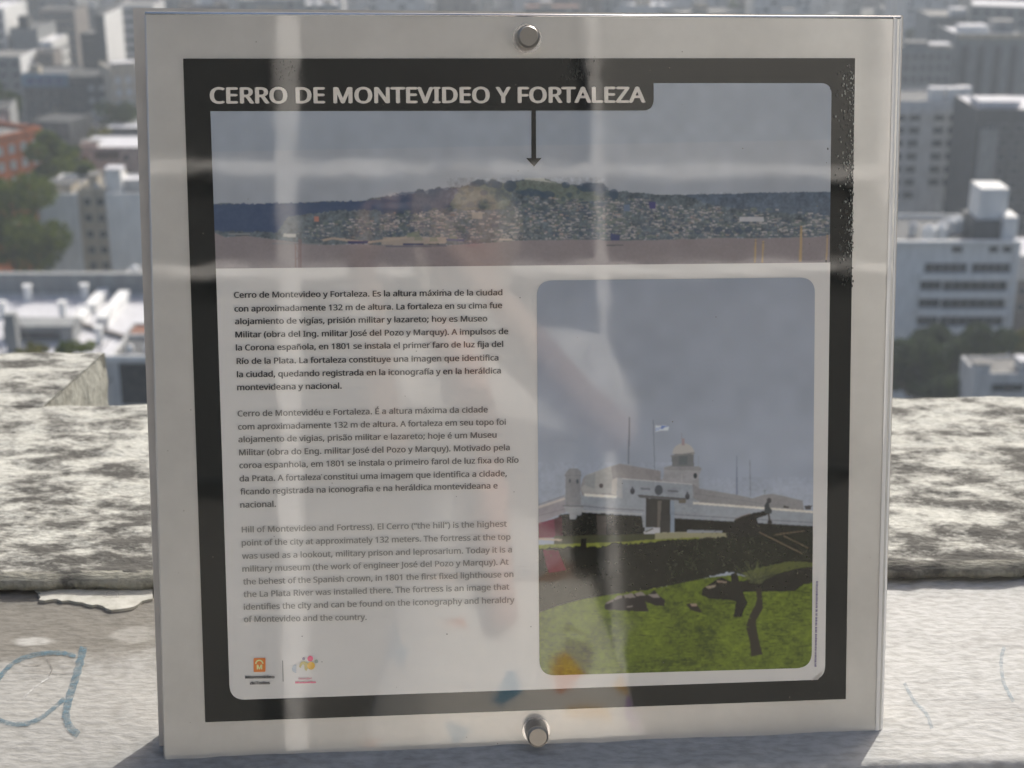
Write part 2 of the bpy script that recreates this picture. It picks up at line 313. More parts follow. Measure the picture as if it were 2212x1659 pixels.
for (x, y, s_) in ((.16,2,3.0), (.30,2,3.0), (.42,3,2.6)): roof_house(r, w*x, y, s_, 3.0, h-.6, 2.9, 'white', 'roofw')
b = MB(); b.box(-w*.3, w*.52, -.8, -.02, h-3.0, h-1.2); link('balcony', b.mesh([M['pale']]), r)
r, w, h = building('apartment_block', 'dark grey block with a glaring white roof slab at the right edge', 2112, 2330, 236, 318, 18, 0, 'dgrey', 'roofw', .3)
b = MB(); b.box(w*-.46, w*-.05, 2, 9, h, h+1.3); link('roof_slab', b.mesh([M['roofw']]), r)
put_windows(r, cols(w, 6, 3), rows(h, 8, 3.0, 4), 1.5, 1.4)
b = MB(); b.box(-w*.46, -w*.28, -.9, -.02, 0, h-4); link('bay', b.mesh([M['grey']]), r)
r, w, h = building('tower_block', 'long grey tower with tall dark vertical recesses under a lit roof edge', 2068, 2216, 74, 430, 20, 0, 'grey', 'roofw', .6)
for k in range(4):
    b = MB(); b.box(-w*.42+w*.24*k, -w*.42+w*.24*k+2.0, -.06, .03, h-19, h-3.2); link('recess', b.mesh([M['dgrey']]), r)
b = MB(); b.box(-w*.5, w*.5, -.5, -.02, h-1.2, h+.2); link('cornice', b.mesh([M['beige']]), r)
roof_house(r, -w*.2, 3, 7.5, 6, h-.5, 2.2, 'white', 'roofw'); roof_house(r, w*.3, 8, 6, 5, h-.5, 3.0, 'grey', 'roofp')
r, w, h = building('apartment_block', 'hazy block with small bright roof slabs right of the sign top corner', 1930, 2062, 105, 420, 18, 0, 'grey', 'roofp', .5)
put_windows(r, cols(w, 7), rows(h, 7), 1.3, 1.3); roof_house(r, w*.28, 1, 6, 5, h-.4, 1.2, 'beige', 'roofw'); roof_house(r, -w*.1, 1, 6, 5, h-.4, 1.8, 'grey', 'roofg')
r, w, h = building('apartment_block', 'tall hazy block with faint white roof steps in the upper right', 2010, 2090, 34, 520, 20, 0, 'grey', 'roofp', .5)
put_windows(r, cols(w, 5), rows(h, 8), 1.4, 1.3); roof_house(r, w*.3, 1, 5, 5, h-.4, 2.4, 'white', 'roofw')
r, w, h = building('apartment_block', 'pale hazy block behind the long tower at the top right corner', 2105, 2290, 14, 500, 20, -18, 'grey', 'roofw', .5)
put_windows(r, cols(w, 8), rows(h, 8), 1.4, 1.3)
r, w, h = building('house', 'white house with a stubby square chimney among the dark trees', 2108, 2300, 806, 190, 7, 0, 'pale', 'roofp', .4)
roof_house(r, -w*.42, .2, 2.0, 2, h-.4, 1.5, 'pale', 'roofp', 'chimney'); put_windows(r, [-w*.2, -.05*w, w*.2], [h-2], 2.4, 1.0, bars=0)
roof_house(r, w*.16, 1, 3.2, 2.5, h-.4, 1.6, 'pale', 'roofw')
r, w, h = building('house', 'brown walled house with a pale upper storey at the right edge', 2188, 2330, 552, 262, 14, 0, 'taupe', 'roofw', .4)
b = MB(); b.box(-w/2-.1, w/2+.1, -.5, -.03, h-4.4, h+.1); link('upper_wall', b.mesh([M['pale']]), r); put_windows(r, [-w*.3, 0], [h-6.5, h-9.5], 1.2, 1.2)

# --- the rest of the city: similar blocks filling the grid behind the sign and out to the haze
walls = ['grey','pale','taupe','grey','beige','dgrey','pale','grey','dgrey']; roofs = ['roofg','roofp','roofg','roofd','roofp','roofg','roofr','roofw']
protos = []; BH = []
for q in range(16):
    w_, d_, h_ = rnd.uniform(11, 26), rnd.uniform(12, 20), rnd.choice([9,12,16,20,26,33,40])
    root = empty('city_block', (0,0,0)); body(root, w_, d_, h_, walls[q % 9], roofs[q % 8], .7)
    b = MB(); n_ = max(2, int(w_/3.4))
    for z in rows(h_, int((h_-2)/3.1), 3.1, 2.4):
        for x in cols(w_, n_):
            if rnd.random() < .22: continue
            ww, hh = rnd.choice([.5,.7,.9,1.2]), rnd.choice([.5,.65,.8]); b.box(x-ww, x+ww, -.07, .02, z-hh, z+hh, 0 if rnd.random() < .8 else 1)
        for yv in range(2, int(d_)-1, 4):
            if rnd.random() < .6: b.box(w_/2-.02, w_/2+.07, yv-.5, yv+.6, z-.6, z+.6)
    tag(link('windows', b.mesh([M['glass'], M['shut']]), root), kind='stuff')
    if q % 3 == 0:
        b = MB()
        for z in rows(h_, int((h_-2)/3.1), 3.1, 3.3): xo = rnd.uniform(-.3,.1)*w_; b.box(xo, xo+w_*.4, -1.1, -.071, z-.1, z+.75)
        link('balconies', b.mesh([M[rnd.choice(['pale','grey','beige'])]]), root)
    roof_house(root, rnd.uniform(-3,3), d_*.4, rnd.uniform(3,6), 4, h_-.6, rnd.uniform(1.8,3.6), rnd.choice(['pale','white','beige']), rnd.choice(['roofw','roofp']))
    if q % 2: tank(root, rnd.uniform(-3,3), 2.5, .9, h_-.6, 1.7, 'pale')
    protos.append((root, list(root.children))); BH.append(h_)
taken = [(o.location.x, o.location.y) for o in C.objects if o.type == 'EMPTY' and not o.parent and o.location.y > 100]
fresh = set()
def px_of(X, Y, Z):
    v = Vector((X, Y, Z))-O; d = v.dot(FW); return CX+F*v.dot(RX)/d, CY+F*v.dot(DN)/d
n_far = 0
yy = 205.0
while yy < 1500:
    step = 24 + yy*.012
    X = -yy*.75-60
    while X < yy*.75+60:
        X += step*rnd.uniform(.9, 1.25)
        Yj = yy + rnd.uniform(-5, 5)
        px, py = px_of(X, Yj, 15)
        vis = -60 < px < 380 or 1860 < px < 2280
        if Yj < 430 and vis: continue
        if Yj < 640 and vis and rnd.random() < .35: continue
        if not (-1700 < px < 3700): continue
        if not (-700 < px < 2950) and (rnd.random() < .3 or Yj > 700): continue
        if abs(px-1106) > 1300 and rnd.random() < .3: continue
        if Yj > 900 and rnd.random() < .25: continue
        if any(abs(X-a) < 16 and abs(Yj-c) < 22 for a, c in taken): continue
        q = rnd.randrange(16); root, kids = protos[q]
        if Yj < 640 and vis and BH[q] > 13: continue
        if Yj < 430 and kids[0].dimensions.z > 30 and rnd.random() < .6: continue
        if 430 < px < 1830 and Yj < 620 and rnd.random() < .4: continue
        if (px < -150 or px > 2400) and rnd.random() < .4: continue
        if q in fresh: t = root.copy(); C.objects.link(t); ks = []
        else: t = root
        if t is not root:
            for c in kids: d = c.copy(); C.objects.link(d); d.parent = t
        fresh.add(q)
        t.location = (X, Yj, 0); t.rotation_euler = (0, 0, math.radians(rnd.choice([0, 0, 14, -12, 24, 6]))); n_far += 1
        wd_ = {'grey':'grey','dgrey':'dark grey','pale':'pale','beige':'beige','taupe':'brownish','white':'white'}[walls[q % 9]]; rf_ = {'roofg':'grey','roofp':'pale','roofw':'white','roofd':'dark','roofr':'red'}[roofs[q % 8]]
        hs_ = 'low' if BH[q] < 15 else ('tall' if BH[q] > 28 else 'mid height'); pos = 'left of the sign' if px < 330 else ('right of the sign' if px > 1900 else 'beyond the sign')
        dp = 'in nearer streets' if Yj < 520 else ('in mid city' if Yj < 850 else 'far out in haze')
        tag(t, f'{hs_} {wd_} block with {rf_} roof, {pos}, {dp}'[:200], 'building', f'{wd_} city blocks with {rf_} roofs')
    yy += step*1.45

# ------------------------------------------------------------------ trees
def crown_mesh(rad, hgt, n, leaf, seed, mat):
    rr = random.Random(seed); v = []; f = []
    cl = [(rr.gauss(0,.42)*rad, rr.gauss(0,.42)*rad, rr.uniform(-.5,.5)*hgt, rr.uniform(.28,.5)*rad) for _ in range(16)]
    for k in range(n):
        cx, cy, cz, cr = cl[rr.randrange(16)]
        d = Vector((rr.gauss(0,1), rr.gauss(0,1), rr.gauss(0,1))).normalized()*cr*rr.uniform(.6,1.05); p = Vector((cx,cy,cz))+Vector((d.x,d.y,d.z*.8))
        a = Vector((rr.gauss(0,1), rr.gauss(0,1), rr.gauss(0,.7))).normalized(); c = a.orthogonal().normalized()
        s_ = leaf*rr.uniform(.6,1.3); b = len(v)
        v += [p-a*s_, p-c*s_*.6, p+a*s_, p+c*s_*.6]; f.append((b,b+1,b+2,b+3))
    return mesh_of(v, f, [mat], name='crown')
def trunk_mesh(h, r):
    b = MB(); b.cyl((0,0,0), r, r*.6, h, 8)
    for k in range(5):
        t = k*1.26; b.cyl((0,0,h*.7), r*.4, r*.15, h*.5, 5, 0, (math.cos(t), math.sin(t), 1.2))
    return b.mesh([M['trunk']], 'trunk')
def tree(label, x, y, dist, rad_px, hgt_px, mat='leaf', n=5200, leaf=.34, group=None):
    p = at_y(x, y, dist); s_ = p.y/math.cos(TH)/F
    rad, hg = rad_px*s_, hgt_px*s_*1.05
    t = empty('tree', (p.x, p.y, 0)); tag(t, label, 'tree', group)
    o = link('crown', crown_mesh(rad, hg*1.3, n, leaf, int(x*7+y), M[mat]), t); o.location = (0, 0, p.z)
    link('trunk', trunk_mesh(max(2, p.z-hg*.3), .35), t); return t
tree('big leafy green tree at the left edge below the brick building', 22, 482, 246, 112, 120, 'leaf', 14000)
tree('bushy yellow topped tree between the brick building and the grey block', 122, 346, 288, 60, 62, 'leaf', 9000)
tree('dark low tree behind the right flank of the bushy tree', 160, 356, 300, 34, 50, 'leafd', 3500)
tree('dark tree above the brick building at the left edge', 14, 216, 345, 48, 44, 'leafd', 4000)
tree('olive tree reaching over the bright white warehouse roof', 258, 250, 382, 46, 28, 'leafd', 3500)
tree('small tree crown behind the recessed window bay roof', 180, 376, 275, 18, 22, 'leafd', 2500)
tree('low yellow green bush tree beside the white flat roof', 212, 292, 345, 18, 8, 'leafy', 1500)
tree('yellow green shrub in front of the arched roof', 76, 757, 178, 26, 12, 'leafy', 1800, .2)
tree('olive shrub beside the white skylight', 150, 752, 178, 34, 12, 'leaf', 2200, .2)
tree('broad dark tree under the ribbon windowed office', 1985, 792, 212, 80, 84, 'leafd', 10000)
tree('tall dark tree in front of the office facade', 2062, 776, 216, 76, 90, 'leafd', 10000)
tree('dark tree touching the parapet between two others', 2030, 850, 200, 60, 50, 'leafd', 5000)
tree('dark tree beside the brown walled house', 2128, 760, 226, 50, 60, 'leafd', 4000)
tree('yellow green tree at the right edge above the white house', 2200, 742, 228, 34, 34, 'leafy', 3500)
tk = [(crown_mesh(5.5, 7, 1500, .6, 50+k, M['leafd' if k else 'leaf']), trunk_mesh(5, .3)) for k in range(3)]
for k in range(90):
    Y = rnd.uniform(215, 1200); X = rnd.uniform(-.5, .5)*Y; px, py = px_of(X, Y, 8)
    if Y < 400 and (-60 < px < 350 or 1900 < px < 2300): continue
    t = empty('tree', (X, Y, 0)); tag(t, f"round {['green','dark','dark'][k % 3]} street tree {'left of' if px < 330 else ('right of' if px > 1900 else 'beyond')} the sign among {'nearer' if Y < 500 else ('middle' if Y < 850 else 'hazy far')} blocks", 'tree', 'street trees among the city blocks')
    c, u = tk[k % 3]; o = link('crown', c, t); o.location = (0,0,7.5); link('trunk', u, t)
# ------------------------------------------------------------------ haze
hz = MB(); hz.box(-2600, 2600, -180, 4200, -1.5, H+12)
hm = bpy.data.materials.new('haze_air'); hm.use_nodes = True; hn = hm.node_tree.nodes; hn.remove(hn['Principled BSDF'])
pv = hn.new('ShaderNodeVolumePrincipled'); pv.inputs['Color'].default_value = (.80,.88,.95,1); pv.inputs['Density'].default_value = .00040
pv.inputs['Anisotropy'].default_value = .1
hm.node_tree.links.new(pv.outputs[0], hn['Material Output'].inputs['Volume'])
tag(link('haze', hz.mesh([hm])), 'pale blue haze hanging over the city', None, None, 'stuff')

# ------------------------------------------------------------------ parapet with its ledge
def ledge_mat(name, light, dark, stain_lo, stain_hi, sx=7, sy=16, bump=.6, front=0.0, spots=()):
    m, n, l, p = nt(name); p.inputs['Roughness'].default_value = .9; p.inputs['Specular IOR Level'].default_value = .25
    tc = n.new('ShaderNodeTexCoord'); mp = n.new('ShaderNodeMapping'); mp.inputs['Scale'].default_value = (sx, sy, 10)
    a = n.new('ShaderNodeTexNoise'); a.inputs['Scale'].default_value = 1; a.inputs['Detail'].default_value = 9; a.inputs['Roughness'].default_value = .74
    f = n.new('ShaderNodeTexNoise'); f.inputs['Scale'].default_value = 9; f.inputs['Detail'].default_value = 6
    rp_ = n.new('ShaderNodeValToRGB'); e = rp_.color_ramp.elements
    e[0].position = stain_lo; e[0].color = (*dark, 1); e[1].position = stain_hi; e[1].color = (*light, 1)
    mx = n.new('ShaderNodeMix'); mx.data_type = 'RGBA'; mx.blend_type = 'MULTIPLY'; mx.inputs[0].default_value = .42
    fr = n.new('ShaderNodeValToRGB'); fr.color_ramp.elements[0].position = .35; fr.color_ramp.elements[0].color = (.5,.49,.45,1); fr.color_ramp.elements[1].position = .6
    bp = n.new('ShaderNodeBump'); bp.inputs['Strength'].default_value = bump; bp.inputs['Distance'].default_value = .004
    l.new(tc.outputs['Object'], mp.inputs[0]); l.new(mp.outputs[0], a.inputs[0]); l.new(mp.outputs[0], f.inputs[0])
    src = a.outputs[0]
    if front:                                   # more lichen towards the front edge
        sp = n.new('ShaderNodeSeparateXYZ'); l.new(tc.outputs['Object'], sp.inputs[0]); mr = n.new('ShaderNodeMapRange'); mr.inputs[1].default_value = front[0]; mr.inputs[2].default_value = front[1]; mr.inputs[3].default_value = front[2]; mr.inputs[4].default_value = 0
        ad = n.new('ShaderNodeMath'); ad.operation = 'SUBTRACT'; l.new(sp.outputs[1], mr.inputs[0]); l.new(a.outputs[0], ad.inputs[0]); l.new(mr.outputs[0], ad.inputs[1]); src = ad.outputs[0]
    col = rp_.outputs[0]
    for (cx, cy, rx_, ry_, c_, amt) in spots:   # stains with ragged rims
        m2 = n.new('ShaderNodeMapping'); m2.vector_type = 'POINT'; m2.inputs['Location'].default_value = (-cx/rx_, -cy/ry_, 0); m2.inputs['Scale'].default_value = (1/rx_, 1/ry_, 0)
        ln = n.new('ShaderNodeVectorMath'); ln.operation = 'LENGTH'; l.new(tc.outputs['Object'], m2.inputs[0]); l.new(m2.outputs[0], ln.inputs[0])
        n3 = n.new('ShaderNodeTexNoise'); n3.inputs['Scale'].default_value = 22; n3.inputs['Detail'].default_value = 8; n3.inputs['Roughness'].default_value = .65; l.new(tc.outputs['Object'], n3.inputs[0])
        a2 = n.new('ShaderNodeMath'); a2.operation = 'MULTIPLY_ADD'; a2.inputs[1].default_value = 1.5; l.new(n3.outputs[0], a2.inputs[0]); l.new(ln.outputs['Value'], a2.inputs[2])
        r2 = n.new('ShaderNodeMapRange'); r2.interpolation_type = 'SMOOTHSTEP'; r2.inputs[1].default_value = 1.95; r2.inputs[2].default_value = 1.35; r2.inputs[3].default_value = 0; r2.inputs[4].default_value = amt; l.new(a2.outputs[0], r2.inputs[0])
        m3 = n.new('ShaderNodeMix'); m3.data_type = 'RGBA'; m3.inputs[7].default_value = (*c_, 1); l.new(r2.outputs[0], m3.inputs[0]); l.new(col, m3.inputs[6]); col = m3.outputs[2]
    l.new(src, rp_.inputs[0]); l.new(col, mx.inputs[6]); l.new(f.outputs[0], fr.inputs[0]); l.new(fr.outputs[0], mx.inputs[7])
    l.new(mx.outputs[2], p.inputs['Base Color']); l.new(f.outputs[0], bp.inputs['Height']); l.new(bp.outputs[0], p.inputs['Normal']); return m
ZU, ZL = H-.700, H-.714
par = empty('parapet', (0, 1.4, ZL)); tag(par, 'weathered concrete parapet ledge stained with lichen behind the sign', 'parapet')
pc = lambda x, y, z: at_z(x, y, z)-par.location
_e = pc(150, 1245, ZU).y; _g = pc(150, 900, ZU).y
m_led = ledge_mat('lichened_concrete', (.49,.49,.445), (.085,.083,.076), .415, .555, 14, 25, .6, front=(_e, _e+.14, .10))
_s = pc(165, 1350, ZL); _s2 = pc(10, 1500, ZL); _s3 = pc(160, 1640, ZL); _w1 = pc(75, 1385, ZL); _w2 = pc(290, 1370, ZL)
m_shelf = ledge_mat('painted_mortar', (.46,.46,.445), (.39,.385,.37), .3, .5, 9, 18, .4, spots=((_s2.x-.15, _s2.y-.02, .48, .6, (.30,.297,.28), .85), (_s.x, _s.y+.012, .27, .088, (.155,.145,.125), .85), (_w1.x, _w1.y, .02, .010, (.50,.50,.48), .55), (_w2.x, _w2.y, .025, .018, (.36,.355,.33), .5)))
def shelf_z(x, y): return ZL+.0014*mnoise.fractal(Vector((x*12, y*20, ZL)), .9, 2.1, 5)
def hn_(x, y, s, o=4): return mnoise.fractal(Vector((x*s, y*s, 3.1)), 1.0, 2.0, o)
def slab(name, quadpx, z, nx, ny, amp, mat, thick, sc=(20, 45), edge=0.0):
    # a rough slab: grid between the px corners (far left, far right, near right, near left) at height z
    P = [at_z(*q, z) for q in quadpx]; v = []; f = []
    for j in range(ny+1):
        t = j/ny
        for i in range(nx+1):
            s = i/nx; a = P[0].lerp(P[1], s); b = P[3].lerp(P[2], s); p = a.lerp(b, t)
            jj = 0
            if edge and j in (0, ny): p.y += edge*hn_(p.x, j, 14)
            p.z += amp*mnoise.fractal(Vector((p.x*sc[0], p.y*sc[1], z)), .9, 2.1, 5)
            if j in (0, ny): p.z -= .003
            v.append(p - par.location)
    for j in range(ny):
        for i in range(nx): a = j*(nx+1)+i; f.append((a, a+nx+1, a+nx+2, a+1))
    n0 = len(v)                                                    # skirts
    for row in (0, ny):
        b0 = len(v); v += [v[row*(nx+1)+i] - Vector((0,0,thick)) for i in range(nx+1)]
        for i in range(nx):
            a = row*(nx+1)+i; c = b0+i; f.append((a, a+1, c+1, c) if row == 0 else (a+1, a, c, c+1))
    o = link(name, mesh_of(v, f, [mat], smooth=True), par); return o
slab('ledge', [(-900,884),(3100,846),(3100,1206),(-900,1257)], ZU, 560, 90, .0022, m_led, .6, edge=.004)
slab('lower_ledge', [(-900,1240),(3100,1188),(3100,1632),(-900,1707)], ZL, 420, 60, .0014, m_shelf, .9, sc=(12,20), edge=.002)
b = MB(); b.box(-4, 4, -.36, .95, -60, -.62); link('wall_face', b.mesh([M['grey']]), par)
# at the left the parapet turns away: its top runs on behind, ending in a slanting side face
slab('ledge_return', [(-900,768),(226,760),(90,879),(-900,886)], ZU+.0008, 300, 50, .0019, m_led, .02)
def side_patch(name, pa, pb, drop, n, amp, mat):
    vv = []; ff = []; a, c = pa-par.location, pb-par.location; nr = (c-a).cross(Vector((0,0,1))).normalized()
    for j in range(n+1):
        for i in range(n+1):
            p = a.lerp(c, i/n)+Vector((0,0,-drop*j/n)); vv.append(p+nr*amp*mnoise.fractal(p*24, .9, 2.1, 4)*(0 if j == 0 else 1))
    for j in range(n):
        for i in range(n): q = j*(n+1)+i; ff.append((q, q+n+1, q+n+2, q+1))
    return link(name, mesh_of(vv, ff, [mat], smooth=True), par)
side_patch('side_face', at_z(90,879,ZU-.001), at_z(226,760,ZU-.001), .45, 50, .003, m_side := ledge_mat('stained_render', (.42,.42,.375), (.27,.265,.23), .38, .55, 20, 20, .7))
# lip between the two ledges, flaking plaster and the painted letter
def c4(x, y): return (x/3.912, 1235+y/3.912)
def flat_on(name, pts, z, th, mat, parent=par):
    P = [at_z(*q, z)-par.location for q in pts]; n = len(P)
    vv = [p+Vector((0,0,th)) for p in P] + [p-Vector((0,0,.002)) for p in P]
    ff = [tuple(range(n))] + [(k, n+k, n+(k+1) % n, (k+1) % n) for k in range(n)]
    o = link(name, mesh_of(vv, ff, [mat]), parent); return o
m_plaster = ledge_mat('flaking_plaster', (.46,.455,.41), (.37,.365,.32), .3, .5, 9, 9, .3)
m_dirt = ledge_mat('bare_dirty_mortar', (.30,.285,.25), (.16,.15,.13), .36, .6, 9, 14, .8)
m_lip = ledge_mat('lip_edge', (.30,.295,.25), (.10,.097,.088), .4, .55, 12, 30, .8)
flake = [(300,100),(560,88),(860,92),(1290,98),(1290,235),(1245,243),(1200,255),(1165,285),(1130,305),(1060,318),(1000,326),(940,330),(900,318),(870,298),(820,284),(780,290),(735,282),(700,268),(640,262),(590,250),(520,255),(480,238),(430,243),(380,252),(330,245),(345,222),(322,205),(348,188),(318,172),(290,150)]
flat_on('plaster_flake', [c4(*q) for q in flake], ZL+.0018, .0012, m_plaster)
pa = at_z(-900, 1249+900*.0125, ZU)-par.location; pb = at_z(3100, 1249-3100*.0125, ZU)-par.location; vv = []; ff = []; nl = 900
for k in range(nl+1):
    a = pa.lerp(pb, k/nl); w1 = .007+.005*mnoise.fractal(Vector((a.x*22, 1, 5)), .9, 2, 4); zt = .0135+.002*mnoise.noise(Vector((a.x*30, 4, 1))); zb = .005+.004*mnoise.fractal(Vector((a.x*26, 9, 2)), .9, 2, 3)
    vv += [(a.x, a.y+.012, zt+.0015), (a.x, a.y-w1, zt-.001), (a.x, a.y-w1-.0008, zb), (a.x, a.y+.01, zb-.001)]
for k in range(nl):
    for q in range(3): ff.append((4*k+q, 4*k+q+1, 4*k+q+5, 4*k+q+4))
lipm = mesh_of(vv, ff, [m_lip], smooth=True)
link('lip', lipm, par)
def paint_mat(name, col, cover):
    m, n, l, p = nt(name); p.inputs['Base Color'].default_value = (*col, 1); p.inputs['Roughness'].default_value = .8
    tc = n.new('ShaderNodeTexCoord'); nz = n.new('ShaderNodeTexNoise'); nz.inputs['Scale'].default_value = 130; nz.inputs['Detail'].default_value = 8; nz.inputs['Roughness'].default_value = .7
    mr = n.new('ShaderNodeMapRange'); mr.inputs[1].default_value = .35; mr.inputs[2].default_value = .6; mr.inputs[3].default_value = cover*.2; mr.inputs[4].default_value = cover
    l.new(tc.outputs['Object'], nz.inputs[0]); l.new(nz.outputs[0], mr.inputs[0]); l.new(mr.outputs[0], p.inputs['Alpha']); return m
m_blue = paint_mat('faded_blue_paint', (.075,.15,.195), .72); m_blue2 = paint_mat('very_faded_blue_paint', (.20,.30,.36), .35)
def stroke(name, pts, wid, mat, z=.0007):
    P = []
    for k in range(len(pts)-1):
        for s in range(8):
            t = s/8; p0 = pts[max(k-1,0)]; p1 = pts[k]; p2 = pts[k+1]; p3 = pts[min(k+2, len(pts)-1)]
            P.append(tuple(.5*((2*p1[i])+(-p0[i]+p2[i])*t+(2*p0[i]-5*p1[i]+4*p2[i]-p3[i])*t*t+(-p0[i]+3*p1[i]-3*p2[i]+p3[i])*t**3) for i in (0,1)))
    P.append(pts[-1]); vv = []; ff = []
    for k, p in enumerate(P):
        q = P[min(k+1, len(P)-1)]; o_ = P[max(k-1, 0)]; d = Vector((q[0]-o_[0], q[1]-o_[1])); d.normalize(); wk = wid*(.85+.3*mnoise.noise(Vector((k*.5,1,2)))) if not callable(wid) else wid(k/len(P))
        for s in (-.5, .5):
            q3 = at_z(p[0]-d.y*wk*s, p[1]+d.x*wk*s, ZL); q3.z = shelf_z(q3.x, q3.y)+z; vv.append(q3-par.location)
    for k in range(len(P)-1): ff.append((2*k, 2*k+1, 2*k+3, 2*k+2))
    return link(name, mesh_of(vv, ff, [mat]), par)
stroke('painted_letter', [c4(*q) for q in [(640,722),(560,695),(440,690),(300,705),(170,745),(80,805),(20,870),(-60,980),(-90,1100),(-50,1220),(40,1280),(180,1295),(300,1265),(400,1200),(480,1130),(545,1070)]], 11, m_blue)
stroke('painted_letter', [c4(*q) for q in [(705,635),(680,760),(640,900),(600,1020),(572,1130),(560,1220),(580,1300),(620,1350),(665,1385)]], 19, m_blue, .0010)
def c8(x, y): return (1811+x/3.913, 1235+y/3.913)
stroke('faint_paint_stroke', [c8(*q) for q in [(1400,640),(1375,760),(1390,920),(1440,1040),(1480,1110)]], 9, m_blue2)
stroke('faint_paint_stroke', [c8(*q) for q in [(560,940),(640,1090),(740,1200),(790,1330)]], 9, m_blue2)
m_crk = paint_mat('crack_dirt', (.20,.19,.17), .8); m_scf = paint_mat('white_scuff', (.62,.62,.60), .8)
for q in ([(800,190),(830,160),(860,140),(850,110)], [(905,240),(915,205),(960,200),(1000,215),(1010,245)], [(1100,190),(1150,205),(1290,210)], [(870,250),(930,258),(1010,255)]): stroke('crack', [c4(*p) for p in q], 1.6, m_crk, .0048)
stroke('crack', [c4(*p) for p in [(400,740),(425,790),(440,830),(415,880)]], 3, m_crk); stroke('crack', [c4(*p) for p in [(60,860),(250,858),(420,862),(620,860)]], 1.4, m_crk); stroke('crack', [c4(*p) for p in [(190,795),(260,800),(350,790)]], 2.2, m_crk)

stroke('scuff', [c4(*p) for p in [(430,885),(330,950),(240,1030),(205,1075)]], 2.6, m_scf); 
# deck floor behind the camera's side of the parapet
b = MB(); b.box(-4, 4, -2.6, .98, H-1.72, H-1.6); 
tag(link('deck_floor', b.mesh([wall_mat('deck_tiles', (.42,.41,.39), streak=False)])), 'pale deck floor of the lookout', None, None, 'structure')
# ------------------------------------------------------------------ the information sign
hv = Vector((46894, -310.5, F)); vv_ = Vector((-36, 29869, F))
def c2w(v): return RX*v.x + DN*v.y + FW*v.z
SH = c2w(hv).normalized(); SV = -(c2w(vv_)).normalized(); SV = (SV - SH*SV.dot(SH)).normalized(); SN = SH.cross(SV)
P0 = O + ray(1130, 830)*1.235
def pl(x, y, w=0.0):                       # point of the sign (photo position) in the sign's own flat frame, w in front of its face
    r = ray(x, y); t = ((P0-O).dot(SN)+w)/r.dot(SN); p = O + r*t - P0; return p.dot(SH), p.dot(SV)
sign = empty('information_sign'); sign.matrix_world = Matrix(((SH.x,SV.x,SN.x,P0.x),(SH.y,SV.y,SN.y,P0.y),(SH.z,SV.z,SN.z,P0.z),(0,0,0,1)))
tag(sign, 'square grey framed information panel with photographs and text in three languages', 'sign')

def srgb2l(c): c = np.asarray(c, dtype=float); return np.where(c <= .04045, c/12.92, ((c+.055)/1.055)**2.4)
def l2srgb(c): return np.where(c <= .0031308, c*12.92, 1.055*np.power(np.maximum(c, 1e-6), 1/2.4)-.055)
WHITE_SEEN, VEIL = float(srgb2l(.655)), .012
def ink(rgb):                               # colour seen in the shade -> print colour
    a = (srgb2l(np.array(rgb)/255.)-VEIL)/(WHITE_SEEN-VEIL)*.80; return np.clip(a, .004, .9)
def gloss(name, col=None, rough=.45, metal=0.0, var=.05, image=None, coat=1.0, ior=1.8, scale=14):
    m, n, l, p = nt(name); p.inputs['Roughness'].default_value = rough; p.inputs['Metallic'].default_value = metal; p.inputs['Specular IOR Level'].default_value = .12
    p.inputs['Coat Weight'].default_value = coat; p.inputs['Coat IOR'].default_value = ior; p.inputs['Coat Roughness'].default_value = .035
    tc = n.new('ShaderNodeTexCoord')
    if image is not None:
        ti = n.new('ShaderNodeTexImage'); ti.image = image; l.new(tc.outputs['UV'], ti.inputs[0]); l.new(ti.outputs[0], p.inputs['Base Color'])
    else:
        nz = n.new('ShaderNodeTexNoise'); nz.inputs['Scale'].default_value = scale; nz.inputs['Detail'].default_value = 8; nz.inputs['Roughness'].default_value = .6
        rp_ = n.new('ShaderNodeValToRGB'); e = rp_.color_ramp.elements
        e[0].position = .3; e[0].color = (*[c*(1-var) for c in col], 1); e[1].position = .7; e[1].color = (*[c*(1+var) for c in col], 1)
        l.new(tc.outputs['Object'], nz.inputs[0]); l.new(nz.outputs[0], rp_.inputs[0]); l.new(rp_.outputs[0], p.inputs['Base Color'])
    # slight ripple of the clear film
    n2 = n.new('ShaderNodeTexNoise'); n2.inputs['Scale'].default_value = 9; n2.inputs['Detail'].default_value = 3
    bp = n.new('ShaderNodeBump'); bp.inputs['Strength'].default_value = .12; bp.inputs['Distance'].default_value = .002
    n4 = n.new('ShaderNodeTexNoise'); n4.inputs['Scale'].default_value = 16; n4.inputs['Detail'].default_value = 9; n4.inputs['Roughness'].default_value = .7
    r4 = n.new('ShaderNodeMapRange'); r4.inputs[1].default_value = .42; r4.inputs[2].default_value = .68; r4.inputs[3].default_value = .025; r4.inputs[4].default_value = .07
    l.new(tc.outputs['Object'], n4.inputs[0]); l.new(n4.outputs[0], r4.inputs[0]); l.new(r4.outputs[0], p.inputs['Coat Roughness'])
    l.new(tc.outputs['Object'], n2.inputs[0]); l.new(n2.outputs[0], bp.inputs['Height']); l.new(bp.outputs[0], p.inputs['Coat Normal'])
    return m
m_steel = gloss('grey_painted_steel', (.62,.618,.59), .36, .5, .09)
m_edge = plain('bare_steel_edge', (.72,.72,.72), .25, .9); m_back = plain('steel_backing', (.56,.545,.52), .45, .3)
m_black = gloss('black_film', (.008,.011,.011), .4, 0, .3, scale=60); m_white = gloss('white_print', (.80,.785,.735), .5, 0, .03)

